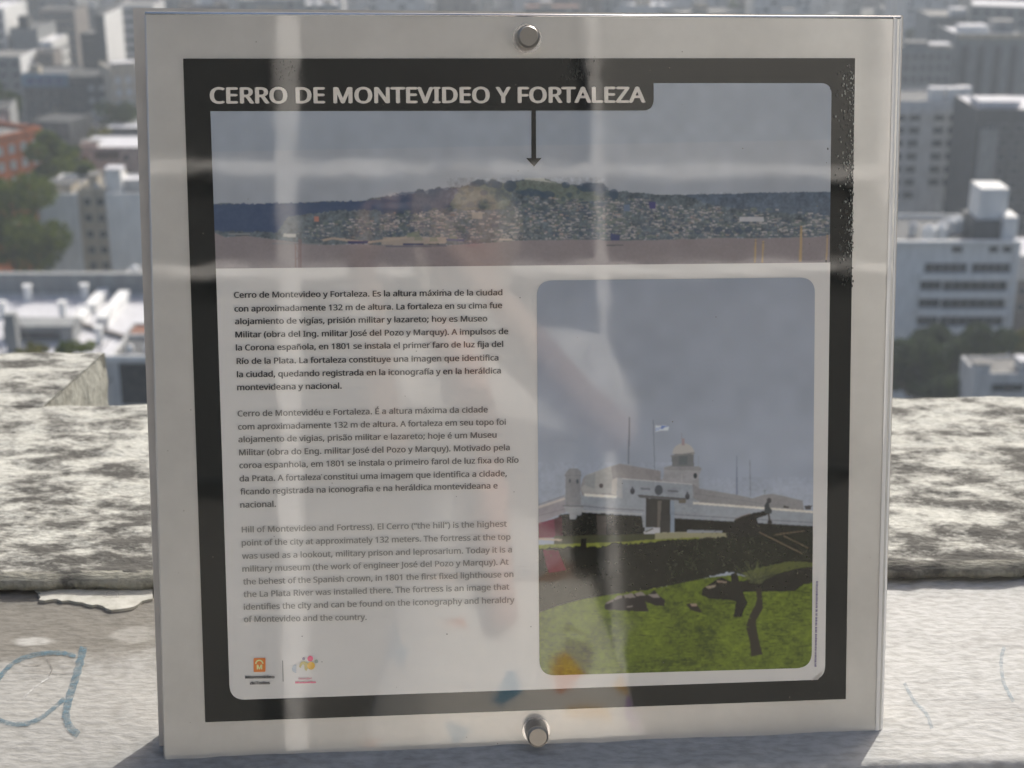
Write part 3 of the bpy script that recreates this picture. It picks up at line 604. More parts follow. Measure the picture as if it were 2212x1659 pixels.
def flat(name, uv, w, mat, parent, image_rect=None, th=None):
    me = bpy.data.meshes.new(name)
    if th is None:
        me.from_pydata([(u, v_, w) for u, v_ in uv], [], [tuple(range(len(uv)))])
    else:
        n = len(uv); me.from_pydata([(u, v_, w) for u, v_ in uv]+[(u, v_, w-th) for u, v_ in uv], [], [tuple(range(n)), tuple(range(2*n-1, n-1, -1))]+[(k, n+k, n+(k+1) % n, (k+1) % n) for k in range(n)])
    me.materials.append(mat)
    if image_rect:
        ul = me.uv_layers.new(name='UVMap'); u0, v0, u1, v1 = image_rect
        for lp in me.loops:
            c = me.vertices[lp.vertex_index].co; ul.data[lp.index].uv = ((c.x-u0)/(u1-u0), (c.y-v0)/(v1-v0))
    me.update(); return link(name, me, parent)
def rounded(pts, rad):                      # corners in photo px order, per corner radius px
    out = []
    n = len(pts)
    for k, (p, r) in enumerate(zip(pts, rad)):
        p = Vector(p)
        if r <= 0: out.append(tuple(p)); continue
        a = (Vector(pts[k-1])-p).normalized(); b_ = (Vector(pts[(k+1) % n])-p).normalized()
        for q in range(9):
            t = q/8; s = p+a*r; e = p+b_*r; out.append(tuple(s*(1-t)**2+p*2*t*(1-t)*.42+p*2*t*(1-t)*.58+e*t*t))
    return out
def ccw(pts, w=0.0):                        # photo px -> sign plane, counter clockwise
    q = [pl(*p, w) for p in pts]; area = sum(q[k][0]*q[(k+1) % len(q)][1]-q[(k+1) % len(q)][0]*q[k][1] for k in range(len(q)))
    return q if area > 0 else q[::-1]
# plates
face = ccw([(313,27),(355,1648),(1903,1603),(1946,36)])
flat('backing_plate', ccw([(287,17),(345,1640),(1907,1600),(1951,33)], -.020), -.020, m_back, sign, th=.02)
o = flat('front_plate', face, 0, m_steel, sign, th=.0025)
bv = o.modifiers.new('bevel', 'BEVEL'); bv.width = .0009; bv.segments = 2
# rolled steel edges that catch the light
def bar(name, p, q, r, mat, w=0.0, n=10):
    a = Vector((*pl(*p), w)); c = Vector((*pl(*q), w)); b = MB(); b.cyl(a, r, r, (c-a).length, n, 0, (c-a)); return link(name, b.mesh([mat], smooth=True), sign)
bar('top_edge', (313,29), (1946,38), .0014, m_edge, -.0008)
bar('left_edge', (314,30), (356,1646), .0010, m_back, -.0012)
right = MB()
for k in range(8):                                                      # the right edge is folded back in a soft curve
    pass
ra, rb = Vector((*pl(1930,37), 0)), Vector((*pl(1890,1602), 0)); va = (ra, rb); vs_ = []; fs_ = []
for k in range(9):
    t = k/8*math.pi/2*.8; rr_ = .0075; off = Vector((rr_*math.sin(t)*1.15, 0, -rr_*(1-math.cos(t))+.0006))
    vs_ += [ra+off, rb+off]
for k in range(8): fs_.append((2*k, 2*k+1, 2*k+3, 2*k+2))
link('folded_edge', mesh_of(vs_, fs_, [gloss('lit_folded_steel', (.78,.78,.75), .5, .1, .03)], smooth=True), sign)  # paler than the plate, so the fold's highlight sits in its colour
# studs
for (x, y) in ((1138, 84), (1158, 1577)):
    u, v_ = pl(x, y); b = MB(); b.cyl((u, v_, 0), .0094, .0090, .016, 28); b.cyl((u, v_, .016), .0086, .0072, .0022, 28)
    bo = link('stud', b.mesh([plain('turned_steel', (.30,.29,.27), .36, .8)]), sign)
    b = MB(); b.cyl((u, v_, 0), .0115, .0115, .0012, 28); link('washer', b.mesh([m_edge]), bo)
# film, white field
film_uv = ccw([(396,127),(444,1559),(1826,1509),(1846,126)])

# --- painted photographs (flat print), drawn in the sign's own plane
class Canvas:
    def __init__(s, pts, res=2700):
        q = [pl(*p) for p in pts]; s.u0 = min(a[0] for a in q)-.001; s.u1 = max(a[0] for a in q)+.001; s.v0 = min(a[1] for a in q)-.001; s.v1 = max(a[1] for a in q)+.001
        s.S = res; s.w = int((s.u1-s.u0)*res); s.h = int((s.v1-s.v0)*res); s.a = np.zeros((s.h, s.w, 3)); s.rs = np.random.RandomState(3)
        s.yy, s.xx = np.mgrid[0:s.h, 0:s.w]
    def m(s, p): u, v = pl(*p); return ((u-s.u0)*s.S, (v-s.v0)*s.S)
    def mask(s, pts):
        q = np.array([s.m(p) for p in pts]); x0, y0 = np.floor(q.min(0)).astype(int)-1; x1, y1 = np.ceil(q.max(0)).astype(int)+2
        x0, y0 = max(0, x0), max(0, y0); x1, y1 = min(s.w, x1), min(s.h, y1)
        if x1 <= x0 or y1 <= y0: return None
        Y, X = np.mgrid[y0:y1, x0:x1]; X = X+.5; Y = Y+.5; ins = np.zeros(X.shape, bool); n = len(q)
        for k in range(n):
            xa, ya = q[k]; xb, yb = q[(k+1) % n]
            if ya == yb: continue
            c = ((ya > Y) != (yb > Y)) & (X < (xb-xa)*(Y-ya)/(yb-ya)+xa); ins ^= c
        return (slice(y0, y1), slice(x0, x1)), ins
    def poly(s, pts, col, a=1.0, rough=0):
        if rough: pts = s.ragged(pts, rough)
        r = s.mask(pts)
        if r is None: return
        sl, ins = r; c = ink(col); t = s.a[sl]; t[ins] = t[ins]*(1-a)+c*a
    def ragged(s, pts, amp):
        out = []; n = len(pts)
        for k in range(n):
            p = Vector(pts[k]); q = Vector(pts[(k+1) % n]); m_ = max(1, int((q-p).length/4))
            for j in range(m_):
                t = p.lerp(q, j/m_); out.append((t.x+s.rs.normal()*amp, t.y+s.rs.normal()*amp))
        return out
    def line(s, pts, wid, col, a=1.0):
        for p, q in zip(pts[:-1], pts[1:]):
            w0, w1 = (wid, wid) if not isinstance(wid, tuple) else wid
            d = Vector((q[0]-p[0], q[1]-p[1])); d.normalize(); nx, ny = -d.y/2, d.x/2
            s.poly([(p[0]+nx*w0, p[1]+ny*w0), (p[0]-nx*w0, p[1]-ny*w0), (q[0]-nx*w1, q[1]-ny*w1), (q[0]+nx*w1, q[1]+ny*w1)], col, a)
    def ell(s, c, rx, ry, col, a=1.0, t0=0, t1=2*math.pi):
        s.poly([(c[0]+rx*math.cos(t0+(t1-t0)*k/24), c[1]+ry*math.sin(t0+(t1-t0)*k/24)) for k in range(25)], col, a)
    def noise(s, cell, amp, seed=0):
        r = np.random.RandomState(seed); gx, gy = int(s.w/cell)+3, int(s.h/cell)+3; g = r.rand(gy, gx)-.5
        X, Y = s.xx/cell, s.yy/cell; i, j = Y.astype(int), X.astype(int); fy, fx = Y-i, X-j; fx = fx*fx*(3-2*fx); fy = fy*fy*(3-2*fy)
        return amp*2*((g[i,j]*(1-fx)+g[i,j+1]*fx)*(1-fy)+(g[i+1,j]*(1-fx)+g[i+1,j+1]*fx)*fy)
    def tex(s, pts, cells, amp, seed=0, tint=(1,1,1)):
        r = s.mask(pts)
        if r is None: return
        sl, ins = r; f = sum(s.noise(c, amp, seed+k) for k, c in enumerate(cells))[sl][..., None]*np.array(tint)
        t = s.a[sl]; t[ins] = np.clip(t[ins]*(1+f[ins]), .003, .9)
    def blur(s, n=1):
        for _ in range(n):
            a = s.a; b = np.pad(a, ((1,1),(1,1),(0,0)), 'edge'); s.a = (b[1:-1,1:-1]*4+b[:-2,1:-1]*2+b[2:,1:-1]*2+b[1:-1,:-2]*2+b[1:-1,2:]*2+b[:-2,:-2]+b[2:,2:]+b[:-2,2:]+b[2:,:-2])/16
    def image(s, name):
        im = bpy.data.images.new(name, s.w, s.h); px = np.ones((s.h, s.w, 4), np.float32); px[..., :3] = np.clip(l2srgb(s.a), 0, 1)
        im.pixels.foreach_set(px.ravel()); im.update(); im.pack(); return im
    def rect(s): return (s.u0, s.v0, s.u1, s.v1)
def crop(ox, oy, sc): return lambda x, y: ((ox+x/sc)/1.4575, (oy+y/sc)/1.4575)
def P(f, *pts): return [f(*p) for p in pts]

# panorama of the hill across the bay
pan_out = rounded([(453,180),(467,580),(1791,567),(1795,180)], [0,0,0,24])
cA = Canvas(pan_out); k4, k5, k6 = crop(580,480,3.072), crop(1200,480,2.911), crop(1900,480,2.765)
big = [(380,100),(1900,100),(1900,700),(380,700)]
cA.poly(big, (126,133,140)); cA.poly([(380,330),(1900,300),(1900,700),(380,700)], (131,136,141)); cA.tex(big, (200,70,25), .05, 5)
skyl = P(k4,(200,500),(285,498),(430,490),(630,505),(830,492),(1100,490),(1240,480),(1440,468),(1560,478),(1750,468),(1800,445),(1900,432),(1990,425),(2030,388),(2070,400),(2100,440),(2150,405),(2200,400)) + \
 P(k5,(60,408),(120,372),(170,400),(200,425),(240,380),(290,385),(330,340),(350,335),(385,345),(420,385),(445,340),(490,335),(530,310),(560,335),(600,345),(640,318),(690,325),(760,305),(820,290),(870,252),(930,250),(945,285),(975,288),(1000,245),(1050,250),(1090,270),(1130,290),(1150,262),(1210,258),(1240,262),(1300,250),(1400,240),(1490,240),(1560,262),(1640,288),(1680,272),(1710,300),(1760,290),(1830,310),(1860,285),(1960,280),(2040,292),(2045,340),(2090,352),(2120,340),(2170,362)) + \
 P(k6,(60,335),(95,322),(120,348),(200,330),(215,350),(350,352),(450,368),(600,372),(640,362),(700,372),(800,365),(1000,362),(1200,358),(1240,352),(1550,348),(1800,345),(2100,346))
shore = P(k6,(2100,705),(1800,738),(1500,742),(1380,748),(1000,742),(820,752),(400,762),(0,768)) + P(k5,(2000,798),(1700,800),(1250,806),(900,835),(600,850),(300,852),(0,850)) + P(k4,(1700,885),(1300,895),(1080,870),(850,838),(600,805),(400,820),(285,770),(200,760))
land = skyl+shore
cA.poly(land, (80,88,93), rough=.5); cA.tex(land, (14,6,3), .25, 11, (1,.95,.9))
cA.poly(P(k4,(200,505),(830,495),(1760,470),(2200,405),(2200,560),(1500,560),(1000,620),(900,770),(200,760)), (58,70,92), .85, rough=1.5)
cA.poly(P(k5,(0,415),(330,345),(640,325),(700,340),(640,500),(380,560),(0,560)), (60,72,90), .7, rough=1.5)
cA.poly(P(k5,(740,315),(900,290),(1230,275),(1320,250),(1500,242),(1640,285),(2000,360),(2000,440),(1640,470),(1480,360),(1200,350),(1180,470),(1140,520),(700,530),(620,480)), (90,97,92), .9, rough=1)
cA.tex(P(k5,(600,230),(2050,230),(2050,530),(600,530)), (30,8,3), .16, 21)
for k in range(70):                                                     # tree clumps on the hill
    x, y = cA.rs.uniform(700, 2150), cA.rs.uniform(330, 560); cA.ell(k5(x, y), cA.rs.uniform(3,9), cA.rs.uniform(2,6), (66,78,86), .6)
for q in ((870,290,14,8),(910,275,12,8),(1020,290,16,9),(1180,310,14,14),(1060,300,12,9),(1370,370,24,9),(1520,390,16,10),(1900,320,26,12),(2000,325,14,14),(2130,380,10,12),(1690,300,9,8),(940,370,9,7)): cA.ell(k5(q[0],q[1]), q[2], q[3]*.85, (60,72,86), .7)
cA.poly(P(k6,(700,370),(1560,348),(2100,346),(2100,560),(1400,520),(900,450)), (76,86,98), .75, rough=1); cA.tex(P(k6,(700,350),(2100,340),(2100,600),(700,600)), (10,4), .16, 31)
cA.poly(P(k5,(1310,236),(1490,236),(1500,256),(1600,280),(1430,262),(1310,250)), (140,142,136), .8)
def town(f, x0, x1, yf0, yf1, n, sx=1.0, seed=1):
    r = np.random.RandomState(seed); cl_ = [(r.uniform(0, 1), r.uniform(0, 1)) for _ in range(22)]
    for k in range(n):
        c0 = cl_[r.randint(22)]; t = min(1, max(0, c0[0]+r.normal()*.035)) if r.rand() < .72 else r.rand(); s_ = min(1, max(0, c0[1]+r.normal()*.09)) if r.rand() < .75 else r.rand()**.7; x = x0+t*(x1-x0); y = yf0(t)+(yf1(t)-yf0(t))*s_; w_, h_ = r.uniform(1.2, 5)*sx*(.7+.6*t), r.uniform(.8, 2.2)*sx
        g_ = r.uniform(104, 150); c = f(x, y); cc = (g_, g_*.985, g_*.97) if r.rand() > .07 else (g_*1.0, g_*.9, g_*.85)
        cA.poly([(c[0]-w_, c[1]-h_), (c[0]+w_, c[1]-h_), (c[0]+w_, c[1]+h_), (c[0]-w_, c[1]+h_)], cc, .75)
        cA.poly([(c[0]-w_, c[1]+h_*.2), (c[0]+w_*.6, c[1]+h_*.2), (c[0]+w_*.6, c[1]+h_), (c[0]-w_, c[1]+h_)], (84,88,94), .45)
        if r.rand() < .5: cA.ell((c[0]+r.uniform(-9,9), c[1]+r.uniform(-4,4)), r.uniform(2,9), r.uniform(1.5,4.5), (66,76,88) if r.rand() > .4 else (80,90,88), .6)
town(k4, 1100, 2212, lambda t: 720-160*t, lambda t: 850, 190, .9, 2); town(k5, 0, 1250, lambda t: 560-60*t, lambda t: 830, 560, 1, 3)
town(k5, 1230, 2212, lambda t: 400+60*t, lambda t: 790, 640, 1, 4); town(k6, 0, 1000, lambda t: 390+60*t, lambda t: 750, 640, 1, 5); town(k6, 900, 2000, lambda t: 440+110*t, lambda t: 720, 320, 1, 6)
cA.poly(P(k6,(395,430),(450,430),(450,490),(395,490)), (66,66,98)); cA.poly(P(k6,(172,455),(225,455),(225,510),(172,510)), (86,98,114)); cA.poly(P(k4,(1258,618),(1305,618),(1305,668),(1258,668)), (136,100,92))
cA.poly(P(k6,(60,705),(138,720),(135,775),(60,765)), (60,66,92)); cA.poly(P(k6,(1180,560),(1390,560),(1390,600),(1180,600)), (150,150,152), .8); cA.poly(P(k5,(830,550),(925,550),(925,610),(830,610)), (132,128,120), .8)
for x in range(8): cA.ell(k6(820+x*60+ (x%3)*20, 690-(x%2)*20), 8, 6, (62,72,84), .8)
water = shore[::-1] + [(1900,700),(380,700)]
cA.poly(water, (110,105,106)); cA.tex(water, (90,30,4), .05, 41)
cA.line(P(k4,(1340,850),(1440,830),(1580,850),(1780,870),(2160,820)), 5, (132,122,112)); cA.poly(P(k4,(1580,855),(1780,855),(1775,880),(1590,885)), (50,56,84)); cA.poly(P(k5,(20,775),(590,775),(600,830),(200,850),(0,845)), (138,128,118), .75)
for (x, y) in ((270,760),(310,750),(340,790),(480,800),(660,790)): cA.poly(P(k5,(x-30,y-20),(x+25,y-25),(x+45,y+15),(x-40,y+18)), (104,110,98), .8)
cA.line(P(k5,(40,860),(600,858)), 3, (84,84,94)); cA.line(P(k5,(200,840),(390,842)), 4, (60,64,84)); cA.line(P(k5,(600,800),(760,805)), 5, (70,78,100)); cA.line(P(k5,(1080,798),(1200,800)), 4, (150,140,132)); cA.line(P(k6,(20,810),(170,806)), 2.5, (80,80,84))
cA.line(P(k4,(430,790),(640,790)), 3, (110,112,112)); cA.line(P(k4,(850,880),(1340,885)), 3, (100,102,104)); cA.line(P(k4,(960,800),(1080,805)), 7, (150,150,144))
for (x, y0_, y1_, w_) in ((1320,755,960,3.5),(1385,770,960,3.5),(1715,640,950,5),(1942,720,940,3)):
    cA.line(P(k6,(x,y0_),(x-8,y1_)), w_, (146,124,88), .75); cA.line(P(k6,(x-14,y0_+18),(x+14,y0_+14)), 2, (90,88,90), .8)
for x in (1075, 1110, 1128): cA.line(P(k4,(x,840 if x > 1080 else 880),(x+2,1120)), 3, (92,72,74), .8)
cA.line(P(k4,(1060,885),(1130,885)), 2, (85,78,82)); cA.line(P(k4,(1078,905),(1120,1000),(1078,1040)), 2, (95,80,80), .7)
cA.blur(2)
im = cA.image('hill_panorama_print'); m_pan = gloss('panorama_print', None, .5, image=im)
# fortress photograph
for_out = rounded([(1159,606),(1165,1458),(1752,1441),(1759,599)], [34,34,34,34])
cB = Canvas(for_out); q5, q6, q7, q8 = crop(1660,1260,3.607), crop(2060,1260,3.317), crop(1660,1640,3.19), crop(2100,1640,2.963)
big = [(1100,560),(1800,560),(1800,1500),(1100,1500)]
r0 = cB.mask(big); n_ = cB.h; tt = np.linspace(0, 1, n_)[:, None, None]
cB.a[:] = ink((136,143,153))*(1-tt)+ink((122,128,136))*tt; cB.tex(big, (220,90,35), .05, 4)
WL, WS, LIT, BK = (122,127,132), (108,111,114), (172,169,160), (120,118,117)
cB.poly(P(q5,(600,1000),(625,895),(660,850),(860,780),(1040,718),(1510,800),(1510,900),(1870,950),(1900,1130),(1000,1120),(620,1090)), BK)
cB.poly(P(q5,(600,990),(640,960),(660,850),(945,745),(965,890),(955,1050),(640,1060)), (134,134,131)); cB.poly(P(q5,(660,850),(770,830),(760,1000),(640,960)), (122,124,124))
cB.poly(P(q5,(960,900),(1020,870),(1020,1080),(950,1060)), (152,149,143)); cB.ell(q5(835,968), 4.5, 5, (70,66,66))
cB.poly(P(q6,(95,700),(170,680),(460,688),(490,715),(460,780),(460,920),(60,870),(95,780)), (130,130,131)); cB.poly(P(q6,(95,700),(170,680),(460,688),(490,715),(470,735),(100,725)), (118,118,118))
cB.poly(P(q6,(172,575),(182,688),(408,688),(405,560),(300,530)), (98,100,100)); cB.poly(P(q6,(250,580),(340,580),(340,670),(250,670)), (84,90,92), .8)
cB.ell(q6(298,560), 24, 23, (146,144,139), 1, math.pi, 2*math.pi); cB.poly(P(q6,(160,575),(410,540),(415,555),(175,588)), (110,110,108)); cB.poly(P(q6,(282,400),(308,400),(312,470),(278,470)), (132,118,118)); cB.line(P(q6,(279,340),(280,410)), 1.6, (115,112,116))
cB.ell(q6(421,785), 4, 6, (56,60,62)); cB.line(P(q6,(280,770),(282,860)), 1.5, (150,150,150), .7); cB.line(P(q6,(455,580),(455,690)), 1.2, (120,122,124))
cB.poly(P(q6,(380,860),(470,920),(850,985),(1020,1022),(1130,985),(1220,975),(1330,995),(1540,1045),(1555,1150),(400,1062)), (116,116,116)); cB.line(P(q6,(400,970),(900,1040),(1130,1080)), 1.5, (106,107,108))
cB.poly(P(q5,(420,1180),(430,1060),(600,1060),(640,1085),(1010,1108),(1020,880),(1070,880),(1870,948),(1880,1110),(1948,1150),(1948,1400),(1330,1480),(560,1310),(420,1260)), WL)
cB.poly(P(q6,(0,840),(390,875),(400,1075),(1655,1165),(1655,1315),(800,1262),(200,1228),(200,1385),(160,1385),(160,1045),(0,1030)), WL)
cB.poly(P(q5,(1020,880),(1075,885),(1075,1110),(1015,1100)), (140,140,138), .7); cB.line(P(q5,(1070,888),(1870,952)), 2, (154,154,152))
cB.poly(P(q6,(400,1058),(1655,1152),(1655,1176),(400,1082)), LIT); cB.poly(P(q5,(640,1055),(1015,1078),(1010,1110),(645,1088)), (176,173,164))
cB.line(P(q6,(190,1190),(800,1225),(1655,1275)), 2.5, (104,107,110)); cB.line(P(q5,(420,1200),(620,1195),(900,1225),(1320,1248)), 3, (104,106,108)); cB.line(P(q5,(560,1250),(1300,1290)), 4, (136,138,138))
cB.poly(P(q5,(120,1200),(425,1090),(430,1270),(350,1300),(120,1395)), (124,121,124)); cB.line(P(q5,(120,1215),(425,1112)), 5, (156,151,145)); cB.line(P(q5,(120,1185),(420,1080)), 1.5, (104,102,102)); cB.line(P(q5,(120,1310),(430,1230)), 2, (110,108,110))
cB.poly(P(q5,(432,1185),(432,860),(420,850),(450,800),(480,772),(570,770),(605,810),(612,855),(600,865),(605,1185)), (114,115,116)); cB.ell(q5(481,912), 2.2, 4.5, (76,80,86)); cB.ell(q5(566,918), 2.6, 5, (70,76,82)); cB.line(P(q5,(522,730),(522,770)), 1.5, (120,120,120)); cB.line(P(q5,(422,852),(612,852)), 1.5, (100,101,102))
cB.poly(P(q5,(400,1190),(620,1190),(640,1215),(610,1300),(555,1300),(550,1350),(480,1350),(475,1280),(420,1230)), (126,128,130)); cB.line(P(q5,(400,1195),(630,1200)), 3, (98,99,99))
dark = P(q5,(350,1305),(475,1280),(480,1350),(550,1350),(560,1302),(615,1300),(620,1272),(900,1285),(1300,1312),(1330,1450),(1340,1560),(960,1590),(700,1612),(350,1585)); cB.poly(dark, (38,39,37), rough=.6); cB.tex(dark, (10,4), .35, 3)
dk = P(q6,(203,1228),(800,1262),(1655,1312),(1655,1700),(0,1700),(0,1440),(203,1400)); cB.poly(dk, (37,38,36)); cB.tex(dk, (14,5), .35, 8)
cB.poly(P(q5,(1340,1110),(1620,1125),(1620,1500),(1500,1500),(1500,1440),(1340,1440)), (54,54,53)); cB.poly(P(q5,(1475,1140),(1520,1140),(1500,1440),(1470,1440)), (86,83,78)); cB.poly(P(q5,(1250,1068),(1795,1108),(1790,1140),(1262,1102)), (78,79,79))
cB.poly(P(q5,(1618,1140),(1665,1140),(1665,1500),(1618,1500)), (112,122,132)); cB.poly(P(q5,(1710,1125),(1800,1125),(1790,1165),(1715,1165)), (92,88,80)); cB.poly(P(q5,(780,1300),(890,1310),(900,1590),(800,1600)), (70,66,62), .8); cB.poly(P(q5,(1295,1310),(1328,1310),(1328,1440),(1310,1440)), (120,124,128))
cB.ell(q5(1487,1018), 8.8, 11, (72,76,80)); cB.line(P(q5,(1283,1000),(1388,1006)), 4, (94,97,101)); cB.line(P(q5,(1590,1024),(1712,1034)), 4, (94,97,101))
for c in (q5(1190,1030), q5(1812,1090)): cB.ell(c, 5, 7, (60,62,66)); cB.line([(c[0], c[1]-10), (c[0], c[1])], 3, (70,72,76))
cB.poly(P(q5,(1315,1492),(1420,1442),(1500,1440),(1505,1530),(1340,1562)), (148,148,150)); cB.poly(P(q5,(1330,1485),(1420,1445),(1430,1460),(1340,1500)), (90,90,84))
cB.poly(P(q5,(1540,1500),(1948,1490),(1948,1570),(1300,1600)), (146,142,126)); cB.poly(P(q6,(80,1378),(540,1380),(540,1420),(0,1475),(0,1400)), (146,142,126)); cB.poly(P(q6,(340,1350),(720,1360),(740,1400),(330,1380)), (116,120,124))
cB.poly(P(q5,(118,1392),(345,1330),(390,1560),(118,1560)), (88,36,54)); cB.poly(P(q5,(300,1340),(390,1310),(400,1560),(320,1560)), (58,32,40))
grs = P(q7,(100,235),(540,222),(1000,205),(1200,185),(1723,160),(1723,560),(1200,700),(300,880),(100,930)); hedge = P(q7,(100,270),(300,262),(540,250),(720,262),(900,215),(1050,232),(1200,212),(1440,186),(1723,175),(1723,590),(1400,648),(1200,690),(1000,712),(800,760),(560,785),(220,885),(100,925))
cB.poly(P(q5,(300,1540),(1948,1500),(1948,1659),(300,1659)), (60,62,48)); cB.poly(P(q6,(0,1380),(740,1380),(760,1500),(0,1520)), (120,118,96)); cB.poly(grs, (104,110,52)); cB.tex(grs, (10,4), .2, 6); cB.line(P(q7,(100,176),(345,188)), 4, (150,138,122)); cB.poly(hedge, (36,37,34), rough=1.2)
h2 = P(q8,(0,190),(200,170),(400,150),(700,140),(1400,100),(1400,470),(1000,500),(800,525),(600,470),(450,500),(250,560),(0,610)); cB.poly(h2, (37,39,34), rough=1.2); cB.tex(hedge, (12,5), .3, 9); cB.tex(h2, (12,5), .35, 10)
cB.poly(P(q7,(155,282),(310,292),(388,490),(300,505),(215,516),(180,420)), (84,34,50)); cB.poly(P(q7,(540,170),(590,170),(592,330),(525,330)), (34,34,33))
lawn = P(q7,(100,922),(300,850),(560,780),(900,725),(1000,715),(1200,692),(1400,650),(1723,582)) + P(q8,(150,575),(400,520),(600,500),(800,520),(1400,540),(1500,1500)) + [(1800,1500),(1100,1500)]
cB.poly(lawn, (80,92,38)); cB.tex(lawn, (90,25,8,3.5), .26, 14, (1,.95,.9)); 
for k in range(1700):
    x, y = cB.rs.uniform(1160, 1756), cB.rs.uniform(1250, 1460)
    if y < 1330-(x-1160)*.13: continue
    g_ = cB.rs.choice([.4,.55,.75,.9,1.15,1.4]); w_ = cB.rs.uniform(1.5, 9); cB.line([(x-w_, y), (x+w_, y+cB.rs.uniform(-1,1))], cB.rs.uniform(1, 2.2), (80*g_, 91*g_, 34*g_), .5)
cB.poly(P(q8,(700,480),(900,420),(1150,370),(1400,390),(1400,460),(1000,500),(760,560)), (84,90,50), .7, rough=1)
cB.poly(P(q7,(775,885),(770,850),(790,812),(960,742),(1100,725),(1210,740),(1270,690),(1325,750),(1380,790),(1370,850),(1280,845),(1180,800),(1215,905),(1040,900),(900,890)), (42,40,40), rough=.4)
for q in ([(780,822),(860,780),(862,800),(800,828)], [(862,778),(900,748),(942,735),(948,765),(880,790)], [(960,742),(1050,718),(1088,765),(980,768)], [(1070,722),(1150,708),(1185,742),(1095,752)], [(1205,735),(1300,728),(1332,768),(1262,766)], [(1000,850),(1060,845),(1050,860),(990,862)]): cB.poly(P(q7,*q), (112,106,100), rough=.3)
pile = P(q8,(320,690),(318,640),(380,590),(440,552),(500,520),(590,560),(590,490),(645,475),(665,560),(740,545),(900,515),(1100,470),(1250,430),(1400,420),(1400,560),(1260,590),(1190,650),(900,655),(705,655),(745,770),(720,800),(690,892),(615,888),(635,745),(560,730),(400,722)); cB.poly(pile, (38,38,35), rough=.5); cB.tex(pile, (8,4), .4, 17)
cB.poly(P(q8,(350,610),(455,590),(440,612),(380,630)), (120,112,98), rough=.3); cB.poly(P(q8,(450,548),(550,560),(545,575),(470,568)), (112,100,88), rough=.3); cB.poly(P(q8,(172,770),(230,760),(275,775),(325,850),(280,845),(215,825)), (44,42,38)); cB.poly(P(q8,(205,765),(270,768),(275,792),(225,790)), (124,108,92))
for (a, b_, w_) in (((845,620),(858,720),(11,12)), ((858,720),(850,800),(12,17)), ((855,790),(788,910),(18,17)), ((788,905),(778,985),(16,22)), ((778,980),(805,1100),(22,20)), ((805,1095),(832,1248),(19,25))): cB.line(P(q8, a, b_), w_, (50,48,41))
for k in range(160):
    a = cB.rs.uniform(-2.7, -.4); r1 = cB.rs.uniform(20, 62); x, y = q8(820, 560); cB.line([(x+cB.rs.uniform(-14,14), y+cB.rs.uniform(-6,6)), (x+r1*math.cos(a)*1.1, y+r1*math.sin(a)*.8)], .8, (48,50,42) if k % 2 else (80,86,56), .5)
can = P(q6,(700,1380),(720,1320),(800,1300),(830,1248),(900,1205),(1000,1180),(1140,1152),(1210,1172),(1150,1200),(1060,1232),(1080,1300),(1080,1400),(900,1420)); cB.poly(can, (38,38,37), rough=.4); cB.line(P(q6,(830,1246),(900,1210),(1000,1178)), 2, (110,100,92), .8)
cB.ell(q6(1190,1045), 5.2, 6, (62,62,64)); cB.poly(P(q6,(1140,1150),(1145,1090),(1165,1060),(1190,1068),(1195,1110),(1222,1145),(1215,1180),(1150,1175)), (56,60,62)); cB.line(P(q6,(1185,1180),(1192,1225),(1198,1275)), 4, (58,56,54)); cB.ell(q6(1198,1272), 5, 5, (44,44,44))
for a, b_ in (((1085,1372),(1540,1600)), ((1340,1410),(1600,1540)), ((1240,1404),(1560,1360))): cB.line(P(q6, a, b_), 2.4, (92,82,68), .85)
cB.poly(P(q6,(1335,1110),(1350,1092),(1375,1105),(1400,1108),(1395,1122),(1350,1125)), (66,66,66)); cB.poly(P(q6,(1558,1100),(1600,1095),(1655,1095),(1630,1110),(1625,1140),(1570,1140)), (66,66,66)); cB.line(P(q6,(1130,940),(1160,940)), 2, (110,118,122)); cB.line(P(q6,(1145,940),(1145,980)), 2, (110,118,122))
cB.line(P(q5,(1155,190),(1150,450)), 3, (92,98,104)); cB.line(P(q5,(1150,450),(1144,725)), 3.2, (98,103,109)); cB.line(P(q5,(1425,220),(1442,790)), 2, (104,110,118)); cB.line(P(q6,(853,575),(855,985)), (1.6,5), (104,110,124), .9); cB.line(P(q6,(990,620),(997,1005)), 2.2, (112,116,124), .9)
cB.poly(P(q5,(1447,282),(1500,290),(1540,280),(1605,296),(1592,345),(1520,342),(1450,358)), (168,174,184)); cB.poly(P(q5,(1515,285),(1605,294),(1560,305),(1510,330)), (92,110,150)); cB.line(P(q5,(1450,322),(1500,312),(1540,325)), 1.5, (92,110,150)); cB.line(P(q5,(1450,340),(1500,330)), 1.5, (92,110,150))
for pts_, n_ in ((hedge, 420), (h2, 420), (dark, 160), (dk, 160), (pile, 60), (can, 30)):
    xs_ = [p_[0] for p_ in pts_]; ys_ = [p_[1] for p_ in pts_]; m_ = cB.mask(pts_)
    for k in range(n_):
        x, y = cB.rs.uniform(min(xs_), max(xs_)), cB.rs.uniform(min(ys_), max(ys_)); u_, v2 = cB.m((x, y)); i_, j_ = int(v2)-m_[0][0].start, int(u_)-m_[0][1].start
        if 0 <= i_ < m_[1].shape[0] and 0 <= j_ < m_[1].shape[1] and m_[1][i_, j_]: g_ = cB.rs.uniform(44, 72); cB.ell((x, y), cB.rs.uniform(.8, 3), cB.rs.uniform(.6, 2), (g_, g_*1.02, g_*.86), .45)
cB.tex(P(q5,(120,700),(1948,700),(1948,1300),(120,1300)), (60,18,5), .07, 70); cB.tex(P(q6,(0,800),(1655,800),(1655,1310),(0,1310)), (60,18,5), .07, 72); cB.blur(3)
im2 = cB.image('fortress_print'); m_for = gloss('fortress_print', None, .5, image=im2)

